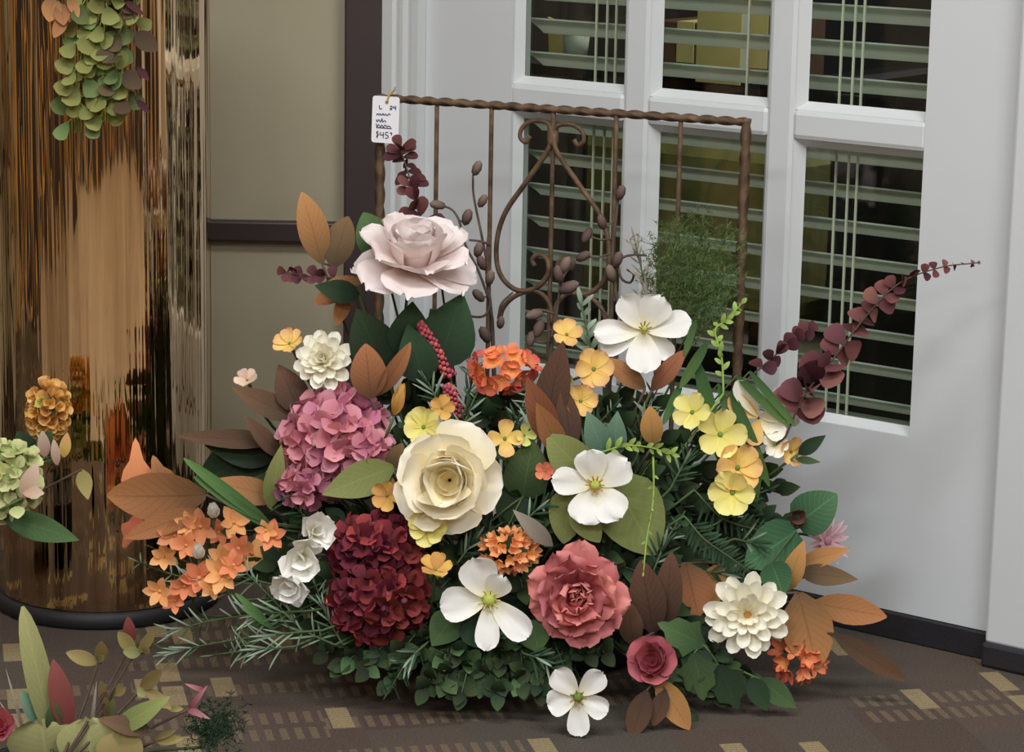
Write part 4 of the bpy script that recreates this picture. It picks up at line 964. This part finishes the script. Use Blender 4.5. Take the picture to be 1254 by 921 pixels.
# ---- burgundy eucalyptus
spray('eucalyptus_branch', 'long burgundy eucalyptus branch reaching right across the door', 'foliage', [(962, 535), (985, 485), (1020, 440), (1060, 388), (1100, 348), (1150, 328), (1196, 322)], 22, 40, ['l_euca', 'l_euca', 'l_eucadark'], 'round', .95, pair=True, ang=72, taper=.12, Y=2.93, jit=.35, stem='stem_brown', end=core_pt(at(962, 535, 2.95)), start=.08)
spray('eucalyptus_branch', 'thin dark eucalyptus twig against the white muntin', 'foliage', [(895, 482), (930, 452), (958, 428), (990, 404)], 6, 20, ['l_eucadark'], 'round', .9, pair=True, ang=65, taper=.8, dy=.02, jit=.4, stem='stem_brown', end=core_pt(at(895, 482, 2.95)), start=.3)
spray('eucalyptus_branch', 'dark burgundy eucalyptus sprig below the price tag', 'foliage', [(540, 345), (522, 290), (508, 240), (496, 200), (490, 182)], 14, 27, ['l_eucadark', 'l_eucadark', 'l_euca'], 'round', .62, pair=True, ang=75, taper=.75, dy=.03, jit=.4, stem='stem_brown', end=core_pt(at(540, 345, 3.0)), start=.3)
spray('eucalyptus_branch', 'short burgundy eucalyptus tip left of the blush rose', 'foliage', [(440, 352), (405, 340), (375, 338), (350, 333)], 7, 18, ['l_eucadark', 'l_euca'], 'round', .9, pair=True, ang=65, taper=.7, dy=.02, jit=.4, stem='stem_brown', end=core_pt(at(440, 352, 3.0)), start=.25)

# ---- brown bud twigs standing against the rack
def bud_twig(label, paths, buds, Y):
    b0 = at(paths[0][0][0], paths[0][0][1], Y); root = thing('bud_twig', label, 'twig', Matrix.Translation(b0)); inv = root.matrix_basis.inverted()
    tube('stem', 'twig_brown', root, smooth_path([core_pt(b0)] + [at(x, y, Y) for x, y in paths[0]], 5), .0030, 6, .0016)
    for pth in paths[1:]: tube('twig', 'twig_brown', root, smooth_path([at(x, y, Y - .005 * (i % 2)) for i, (x, y) in enumerate(pth)], 5), .0017, 5, .0014)
    allp = [p for pth in paths for p in smooth_path([at(x, y, Y) for x, y in pth], 5)]
    for i, (x, y, dx, dy_, r_) in enumerate(buds):
        q = at(x, y, Y - .004); nr_ = min(allp, key=lambda p: (p - q).length)
        if (nr_ - q).length > .004: tube('stalk', 'twig_brown', root, [nr_, nr_.lerp(q, .5) + Vector((0, -.002, -.003)), q], .0012, 5)
        ax_ = (Vector((dx, -.15, -dy_))).normalized()
        obj('bud', ball_mesh('bud', 1.0, 1.75, 'bud'), root, inv @ frame(at(x, y, Y - .004), ax_, (0, 1, .1)) @ Matrix.Scale(r_ * mpp(Y), 4))
bud_twig('tall bud twig left of the rack scroll', [[(604, 430), (601, 380), (596, 330), (598, 290)], [(596, 320), (588, 280), (580, 240), (579, 215)], [(600, 300), (590, 296), (575, 294)], [(600, 370), (585, 330), (570, 300), (562, 270), (552, 256), (538, 252)], [(586, 250), (592, 246)], [(601, 372), (594, 386), (580, 388), (566, 382)], [(610, 390), (614, 372), (628, 358)]],
         [(584, 206, .4, -1, 6), (591, 246, .5, -1, 5.5), (572, 266, .3, -1, 6.5), (556, 286, -.8, -.2, 6), (586, 306, .2, -1, 6), (590, 322, -.4, -1, 6), (600, 340, .2, -1, 6), (586, 362, -.5, -.6, 6), (613, 395, .1, -1, 5), (536, 251, -1, -.2, 6), (594, 410, -.5, -1, 7)], 3.06)
bud_twig('bud twig along the right side of the rack scroll', [[(756, 430), (754, 360), (750, 310), (754, 270), (757, 240)], [(752, 330), (762, 316), (776, 312), (792, 313)], [(756, 325), (762, 342), (772, 346), (776, 336), (768, 330)], [(754, 400), (740, 382), (730, 372)]],
         [(760, 236, .3, -1, 6), (737, 272, -.3, -1, 6), (719, 288, -.4, .8, 6), (714, 314, .8, -.5, 6), (748, 335, -.3, -1, 7), (756, 318, .3, -1, 6.5)], 3.03)
bud_twig('low bud twig in the lower middle of the rack', [[(672, 450), (676, 410), (682, 380), (686, 350)], [(680, 385), (665, 380), (655, 384)], [(686, 350), (692, 335), (700, 325)]],
         [(697, 352, .7, -.4, 8), (692, 325, .4, -1, 7), (655, 385, -1, .3, 7), (660, 402, -.3, 1, 7), (684, 336, -.2, -1, 7), (650, 415, -.2, 1, 6)], 3.04)

# ---- airy asparagus fern
def asparagus(label, fans, root_px, Y, mat='l_fern', end=None):
    b0 = at(root_px[0], root_px[1], Y); root = thing('asparagus_fern', label, 'foliage', Matrix.Translation(b0)); inv = root.matrix_basis.inverted(); rn = random.Random(3)
    for (mx, my, tx, ty) in fans:
        pth = smooth_path([b0, at(mx, my, Y), at(tx, ty, Y - .01)], 10); tube('stem', 'stem_green', root, pth, .0009, 4, .0005)
        v, f, uv = [], [], []
        for i in range(4, len(pth)):
            for _ in range(10):
                p = pth[i]; d = Vector((rn.gauss(0, 1), rn.gauss(0, .6), rn.gauss(.2, .8))).normalized(); q = p + d * rn.uniform(.006, .030)
                L = rn.uniform(.005, .010)
                for k_ in range(5):
                    e = Vector((rn.gauss(0, 1), rn.gauss(0, 1), rn.gauss(0, 1))).normalized(); o_ = len(v); sd = e.cross(Vector((.3, 1, .2))).normalized() * .00045
                    v += [inv @ (q - sd), inv @ (q + sd), inv @ (q + e * L)]; f.append((o_, o_ + 1, o_ + 2)); uv += [(0, 0), (1, 0), (.5, 1)]
                o_ = len(v); sd = d.cross(Vector((0, 1, 0))).normalized() * .0003; v += [inv @ (p - sd), inv @ (p + sd), inv @ q]; f.append((o_, o_ + 1, o_ + 2)); uv += [(0, 0), (1, 0), (.5, .5)]
        o_ = obj('needles', mk('needles', v, f, mat, False, uv), root); o_['kind'] = 'stuff'
    tube('stem', 'stem_green', root, smooth_path([b0, b0.lerp(end or core_pt(b0), .5) + Vector((0, .02, 0)), end or core_pt(b0)], 4), .0015, 5)
asparagus('airy green asparagus fern against the middle pane', [(820, 350, 800, 300), (835, 340, 832, 280), (850, 335, 862, 272), (865, 340, 890, 290), (860, 360, 895, 330), (825, 375, 800, 345), (845, 365, 850, 325), (840, 350, 815, 285), (860, 380, 890, 365), (835, 390, 812, 378)], (850, 415), 3.02)

# ---- dark filler sprigs deep in the mound
rn = random.Random(11); k_ = 0
fill = []
for (x, y) in [(360, 620), (420, 640), (340, 690), (400, 800), (450, 820), (500, 815), (545, 835), (590, 835), (640, 838), (690, 815), (560, 800), (610, 800), (500, 600), (520, 560), (580, 500), (620, 490), (640, 580), (600, 690), (560, 680), (660, 640), (650, 600), (720, 540), (760, 520), (790, 580), (800, 620), (830, 600), (840, 660), (790, 650), (860, 720), (820, 740), (880, 800), (920, 700), (940, 640), (950, 600), (800, 500), (840, 560), (760, 490), (700, 660), (780, 700), (740, 680), (920, 830), (860, 840), (660, 810), (540, 720), (400, 560), (300, 650), (480, 480), (440, 520), (380, 720), (720, 800), (345, 740), (430, 780), (820, 820), (930, 580), (600, 640), (500, 660), (640, 720), (660, 770), (340, 590), (760, 600), (870, 630), (300, 700), (780, 540), (690, 580), (540, 460), (490, 440), (740, 640), (820, 700), (460, 800), (590, 770), (900, 660), (880, 690), (940, 690), (910, 620), (960, 700), (860, 580), (900, 730), (850, 770), (330, 760), (390, 770), (560, 530), (600, 510), (640, 540), (680, 600), (700, 550), (740, 500), (780, 500), (810, 540), (850, 540), (820, 580), (760, 560), (930, 660), (890, 640), (850, 620), (960, 640), (420, 815), (475, 835), (520, 845), (565, 850), (610, 850), (660, 845), (640, 820), (590, 820), (540, 815), (490, 800), (700, 780), (740, 800), (755, 760), (450, 600), (500, 540), (580, 660), (630, 610), (840, 690), (800, 760), (880, 850), (900, 830), (840, 870)]:
    c0_ = (620 + (x - 620) * .62, 690 + (y - 690) * .62 - 8)
    fill.append(((c0_[0], c0_[1]), (x, y)))
NS = [(560, 545, 590, 470), (620, 560, 640, 500), (700, 570, 750, 500), (780, 560, 800, 480), (820, 600, 860, 540), (880, 640, 940, 600), (860, 700, 930, 720), (800, 700, 830, 640), (640, 640, 690, 610), (480, 600, 500, 545), (380, 640, 330, 600), (640, 800, 690, 830), (520, 790, 480, 840), (740, 760, 770, 730), (900, 660, 960, 690), (560, 690, 600, 650)]
LM = [(506, 326, 'blush rose'), (551, 588, 'cream rose'), (397, 443, 'upper zinnia'), (915, 752, 'lower zinnia'), (706, 728, 'coral peony'), (799, 812, 'red rosebud'), (788, 404, 'upper magnolia'), (729, 594, 'central magnolia'),
      (599, 734, 'white pointed bloom'), (708, 853, 'narcissus'), (372, 690, 'white freesia'), (402, 536, 'pink hydrangea'), (462, 710, 'burgundy hydrangea'), (616, 452, 'vermilion geranium'), (623, 675, 'orange tubular cluster'), (250, 680, 'orange star flowers'),
      (980, 806, 'red-orange florets'), (727, 460, 'yellow trio'), (890, 570, 'right yellow cluster'), (535, 450, 'red spike'), (525, 650, 'bright yellow flower'), (1000, 650, 'ivy leaves'), (850, 720, 'amber cupped leaf'), (775, 640, 'large light green leaf'), (665, 500, 'tall brown leaves')]
seen = {}
def place_words(x, y):
    o_ = sorted(LM, key=lambda l: (l[0] - x) ** 2 + (l[1] - y) ** 2)
    a1, b1, c1 = o_[:3]; dx, dy_ = x - a1[0], y - a1[1]
    w = ('below' if dy_ > 0 else 'above') if abs(dy_) > abs(dx) else ('right of' if dx > 0 else 'left of')
    for t_ in ('%s the %s' % (w, a1[2]), 'between the %s and the %s' % (a1[2], b1[2]), '%s the %s, toward the %s' % (w, a1[2], c1[2]), '%s the %s, toward the %s' % (w, a1[2], b1[2]), 'among the %s, %s and %s' % (a1[2], b1[2], c1[2]), 'between the %s and the %s' % (b1[2], c1[2]), 'deep behind the %s' % a1[2]):
        if t_ not in seen: break
    seen[t_] = 1; return t_
for (x0_, y0_, x1_, y1_) in NS:
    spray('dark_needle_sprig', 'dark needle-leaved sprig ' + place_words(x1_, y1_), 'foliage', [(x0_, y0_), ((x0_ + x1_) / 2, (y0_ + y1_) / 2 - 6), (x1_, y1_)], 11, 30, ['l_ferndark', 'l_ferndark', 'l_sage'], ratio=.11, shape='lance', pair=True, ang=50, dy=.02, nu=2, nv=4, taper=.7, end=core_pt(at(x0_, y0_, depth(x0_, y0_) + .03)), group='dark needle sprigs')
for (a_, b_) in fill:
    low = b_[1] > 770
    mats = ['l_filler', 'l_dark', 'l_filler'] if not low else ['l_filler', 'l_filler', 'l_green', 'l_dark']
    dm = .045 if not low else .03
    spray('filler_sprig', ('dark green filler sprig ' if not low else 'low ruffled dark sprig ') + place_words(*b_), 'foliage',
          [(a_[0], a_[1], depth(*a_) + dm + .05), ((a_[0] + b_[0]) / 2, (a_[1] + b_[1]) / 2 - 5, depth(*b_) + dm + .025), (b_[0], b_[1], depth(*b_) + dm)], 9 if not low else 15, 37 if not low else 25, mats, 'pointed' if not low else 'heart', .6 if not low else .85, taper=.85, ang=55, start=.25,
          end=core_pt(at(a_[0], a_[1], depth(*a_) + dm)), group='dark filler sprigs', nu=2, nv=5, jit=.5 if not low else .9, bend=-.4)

# ------------------------------------------------------------------ vine hanging from the brass vase
rim = Vector((vc.x + .02, vc.y - .05, VH - .03))
def vine(label, path, n_, sz, mats, Yv=3.045, extra=None):
    top = at(path[0][0], path[0][1], Yv); pts = [Vector((rim.x, rim.y, VH - .10)), Vector((top.x, vc.y - .10, VH + .03)), Vector((top.x, vc.y - VR - .012, VH + .01)), Vector((top.x, vc.y - VR - .02, (VH + top.z) / 2))] + [at(x, y, Yv) for x, y in path]
    sm = smooth_path(pts, 6); root = thing('button_vine', label, 'vine', Matrix.Translation(pts[0])); tube('stem', 'stem_lime', root, sm, .0014, 5, .0008)
    r_ = random.Random(n_ + int(path[-1][0])); lo = [p for p in sm if p.z < VH - .02]
    for i in range(n_):
        kf = (i + .5) / n_ * (len(lo) - 1); a = int(kf); p = lo[a].lerp(lo[min(a + 1, len(lo) - 1)], kf - a)
        d = Vector((r_.uniform(-1, 1), r_.uniform(-.6, .1), r_.uniform(-.9, .1))).normalized(); b = p + d * r_.uniform(.006, .018); L = sz * mpp(Yv) * r_.uniform(.85, 1.2)
        tube('stalk', 'stem_lime', root, [p, b], .0007, 4)
        leaf_into(root, b, b + (d + Vector((0, 0, -.6))).normalized() * L, L * .85, mats[r_.randrange(len(mats))], 'round', face=Vector((r_.uniform(-.5, .5), -1, r_.uniform(-.2, .6))), bend=.3, fold=.0, cup=.1, nu=4, nv=5, seed=i % 2)
vine('green button-leaf vine strand hanging leftmost on the vase', [(112, -60), (105, 20), (98, 80), (96, 140)], 46, 24, ['l_button', 'l_button', 'l_fern'])
vine('green button-leaf vine strand hanging longest in the middle', [(128, -60), (128, 20), (126, 90), (128, 150)], 48, 23, ['l_button', 'l_fern', 'l_button'])
vine('green button-leaf vine strand with brown leaves at right', [(150, -60), (152, 10), (150, 60), (150, 120)], 44, 23, ['l_button', 'l_fern', 'l_buttondark'])
root = thing('hanging_leaf_twig', 'orange brown leaves hanging at the top of the vase', 'leaf', Matrix.Translation(at(72, -30, 3.03)))
tube('stem', 'stem_brown', root, smooth_path([Vector((rim.x - .04, rim.y, VH - .1)), Vector((rim.x - .05, vc.y - .1, VH + .02)), Vector((rim.x - .055, vc.y - VR - .02, VH - .01)), at(72, -30, 3.03), at(70, 5, 3.03)], 5), .0014, 5)
for (bx, by, tx, ty, w) in ((66, -4, 60, 26, 24), (74, 4, 78, 30, 20), (80, 18, 66, 46, 16), (84, -5, 96, 20, 14)): leaf_into(root, at(bx, by, 3.03), at(tx, ty, 3.02), w * mpp(3.03), 'l_rust', 'oval')
root = thing('dark_leaf_twig', 'small black-brown leaves at the right of the hanging vine', 'leaf', Matrix.Translation(at(168, -20, 3.03)))
tube('stem', 'stem_brown', root, smooth_path([Vector((rim.x + .02, rim.y, VH - .1)), Vector((rim.x + .04, vc.y - .1, VH + .02)), at(160, -60, 3.03), at(165, 20, 3.03), at(164, 80, 3.03), at(166, 122, 3.03)], 5), .0009, 5)
for (bx, by, tx, ty, w) in ((152, 0, 176, 18, 8), (168, 82, 182, 98, 9), (167, 122, 183, 138, 9), (166, 40, 192, 62, 24), (152, 88, 172, 108, 24)): leaf_into(root, at(bx, by, 3.03), at(tx, ty, 3.025), w * mpp(3.03), 'l_buttondark' if w > 10 else 'l_eucadark', 'oval')

# ------------------------------------------------------------------ neighbour arrangement cut by the left edge
LP = Vector((-.80, 2.86, .09))
pt = thing('side_pot', 'dark round pot just beyond the left edge of the photo', 'pot', Vector((LP.x, LP.y, 0)))
lathe('pot_body', 'bowl_dark', pt, ((0, 0), (.07, 0), (.095, .085), (.099, .09), (.092, .09), (.07, .02), (0, .02)), 32); lathe('foam_block', 'foam_green', pt, ((.09, .07), (.06, .088), (0, .092)), 24)
cluster('hydrangea', 'pale lime green hydrangea at the left edge of the photo', 'flower', 6, 588, 38, 50, 30, 19, ['p_greenhyd', 'p_limeyellow', 'p_greenhyd'], Y=2.90, end=LP, depth_k=.7, centers=ball_mesh('l_lime', .14))
cluster('celosia', 'golden dome-shaped flower in front of the vase at left', 'flower', 56, 503, 24, 34, 44, 15, ['p_golden', 'p_limeyellow', 'p_apricot'], Y=2.99, end=LP, depth_k=.8, floret=dict(e=50, n=4))
LS('peach_petal_stem', 'peach petals beside the pale green hydrangea', 'leaf', [(28, 610, 44, 570, 22), (26, 600, 52, 604, 16), (20, 620, 22, 634, 20)], ['p_peach', 'p_peach', 'p_greenhyd'], Y=2.88, end=LP, stem='stem_green')
LS('green_leaf', 'curled green leaf pointing right in front of the vase', 'leaf', [(4, 632, 104, 664, 34)], 'l_green', shape='pointed', Y=2.90, end=LP, stem='stem_green', bend=.5)
LS('green_leaf', 'dark green leaves under the golden dome flower', 'leaf', [(30, 545, 70, 560, 28), (40, 560, 22, 530, 26), (50, 550, 62, 530, 18)], ['l_green', 'l_dark'], shape='oval', Y=2.98, end=LP, stem='stem_green')
LS('peach_petal_stem', 'peach petals under the golden dome flower', 'leaf', [(55, 560, 52, 530, 16), (78, 560, 82, 532, 14), (70, 570, 66, 540, 12)], ['p_peach', 'p_apricot'], Y=2.97, end=LP, stem='stem_green')
LS('olive_leaf', 'small hanging olive leaf in front of the vase', 'leaf', [(100, 575, 108, 612, 20)], 'l_yellowish', Y=3.0, end=LP, stem='stem_brown', shape='pointed')

# ------------------------------------------------------------------ foreground arrangement at the lower left
FC = at(70, 1040, 2.43); FC.z = .055
pt = thing('front_pot', 'dark pot below the lower left edge of the photo', 'pot', Vector((FC.x, FC.y, 0)))
lathe('pot_body', 'bowl_dark', pt, ((0, 0), (.06, 0), (.08, .055), (.084, .06), (.077, .06), (.06, .012), (0, .012)), 32); lathe('foam_block', 'foam_green', pt, ((.075, .045), (.05, .056), (0, .058)), 24)
FY = 2.46
K = dict(Y=FY, end=FC, stem='stem_green')
LS('blade_leaf', 'tall pale green pointed blade at lower left', 'leaf', [(62, 896, 29, 748, 34)], 'l_pale', shape='lance', fold=.35, **K)
LS('red_leaf', 'upright red-brown leaf beside the tall pale blade', 'leaf', [(84, 896, 66, 812, 30)], 'l_red', shape='oval', **K)
LS('blue_leaf', 'small blue-green leaf left of the tall pale blade', 'leaf', [(54, 890, 27, 848, 22)], 'l_bluegreen', **K)
LS('green_leaf', 'dark green leaf at the foot of the tall pale blade', 'leaf', [(66, 900, 66, 862, 22)], 'l_green', **K)
LS('round_leaf', 'pale green rounded leaf at the bottom left corner', 'leaf', [(60, 950, 50, 884, 90)], 'l_pale', shape='round', ruffle=.06, **K)
LS('round_leaf', 'second pale rounded leaf along the bottom edge', 'leaf', [(115, 955, 106, 884, 80)], 'l_pale', shape='round', ruffle=.06, **K)
LS('round_leaf', 'third pale rounded leaf along the bottom edge', 'leaf', [(150, 965, 145, 900, 60)], 'l_yellowish', shape='round', ruffle=.06, **K)
flower('red_flower', 'red flower cut by the lower left edge', 'flower', 2, 892, 30, (0, -.9, .5), [dict(n=6, L=1, ratio=.9, e=25, mat='p_rosebud', bend=.7, cup=.4), dict(n=5, L=.75, ratio=.9, e=48, off=.5, mat='p_redspike', bend=.8, cup=.5)], Y=2.44, end=FC)
def ylw(label, lv): LS('yellow_leaf_twig', label, 'foliage', lv, ['l_yellowish', 'l_yellowish', 'l_pale'], shape='oval', fold=.2, bend=.4, Y=FY + .02, end=FC, stem='stem_brown')
ylw('olive yellow leaves nearest the vase base', [(120, 812, 78, 798, 18), (124, 812, 124, 780, 16), (118, 810, 130, 800, 12)])
ylw('olive yellow leaves next to the rosemary sprigs', [(165, 800, 142, 770, 18), (170, 800, 192, 768, 14), (172, 800, 148, 798, 16), (176, 800, 184, 790, 12)])
ylw('olive yellow narrow leaves in the middle of the lower left', [(130, 868, 122, 828, 12), (132, 880, 128, 848, 12), (134, 880, 140, 850, 10), (138, 850, 158, 840, 14)])
ylw('olive yellow leaves forking right at lower left', [(172, 845, 202, 816, 18), (176, 842, 212, 870, 16), (178, 845, 166, 852, 14), (205, 868, 228, 868, 8)])
ylw('olive yellow thin leaves at the bottom edge', [(190, 908, 228, 904, 12), (188, 906, 220, 892, 9), (160, 925, 166, 912, 20)])
LS('red_leaf', 'small red-brown leaf above the yellow leaves', 'leaf', [(160, 790, 157, 758, 16)], 'l_red', Y=FY + .02, end=FC, stem='stem_brown')
LS('pink_strand', 'curled pink strand at lower left over the carpet', 'leaf', [(232, 868, 252, 842, 9), (230, 868, 256, 880, 9), (250, 846, 228, 838, 7)], 'l_pinkstrand', shape='blade', Y=FY + .03, end=FC, stem='stem_brown')
LS('green_leaf', 'olive leaf lying flat at lower left', 'leaf', [(140, 895, 205, 855, 26), (185, 895, 120, 880, 26)], ['l_olive', 'l_brown'], shape='pointed', **K)
LS('straw_blade', 'thin straw blade at the far lower left', 'grass', [(30, 900, 8, 822, 5), (28, 905, 0, 860, 4), (112, 890, 118, 838, 4)], 'l_grey', shape='blade', **K)
asparagus('small green misty fern at lower left over the carpet', [(262, 890, 275, 875), (258, 895, 268, 905)], (250, 915), 2.5, 'l_ferndark', FC)
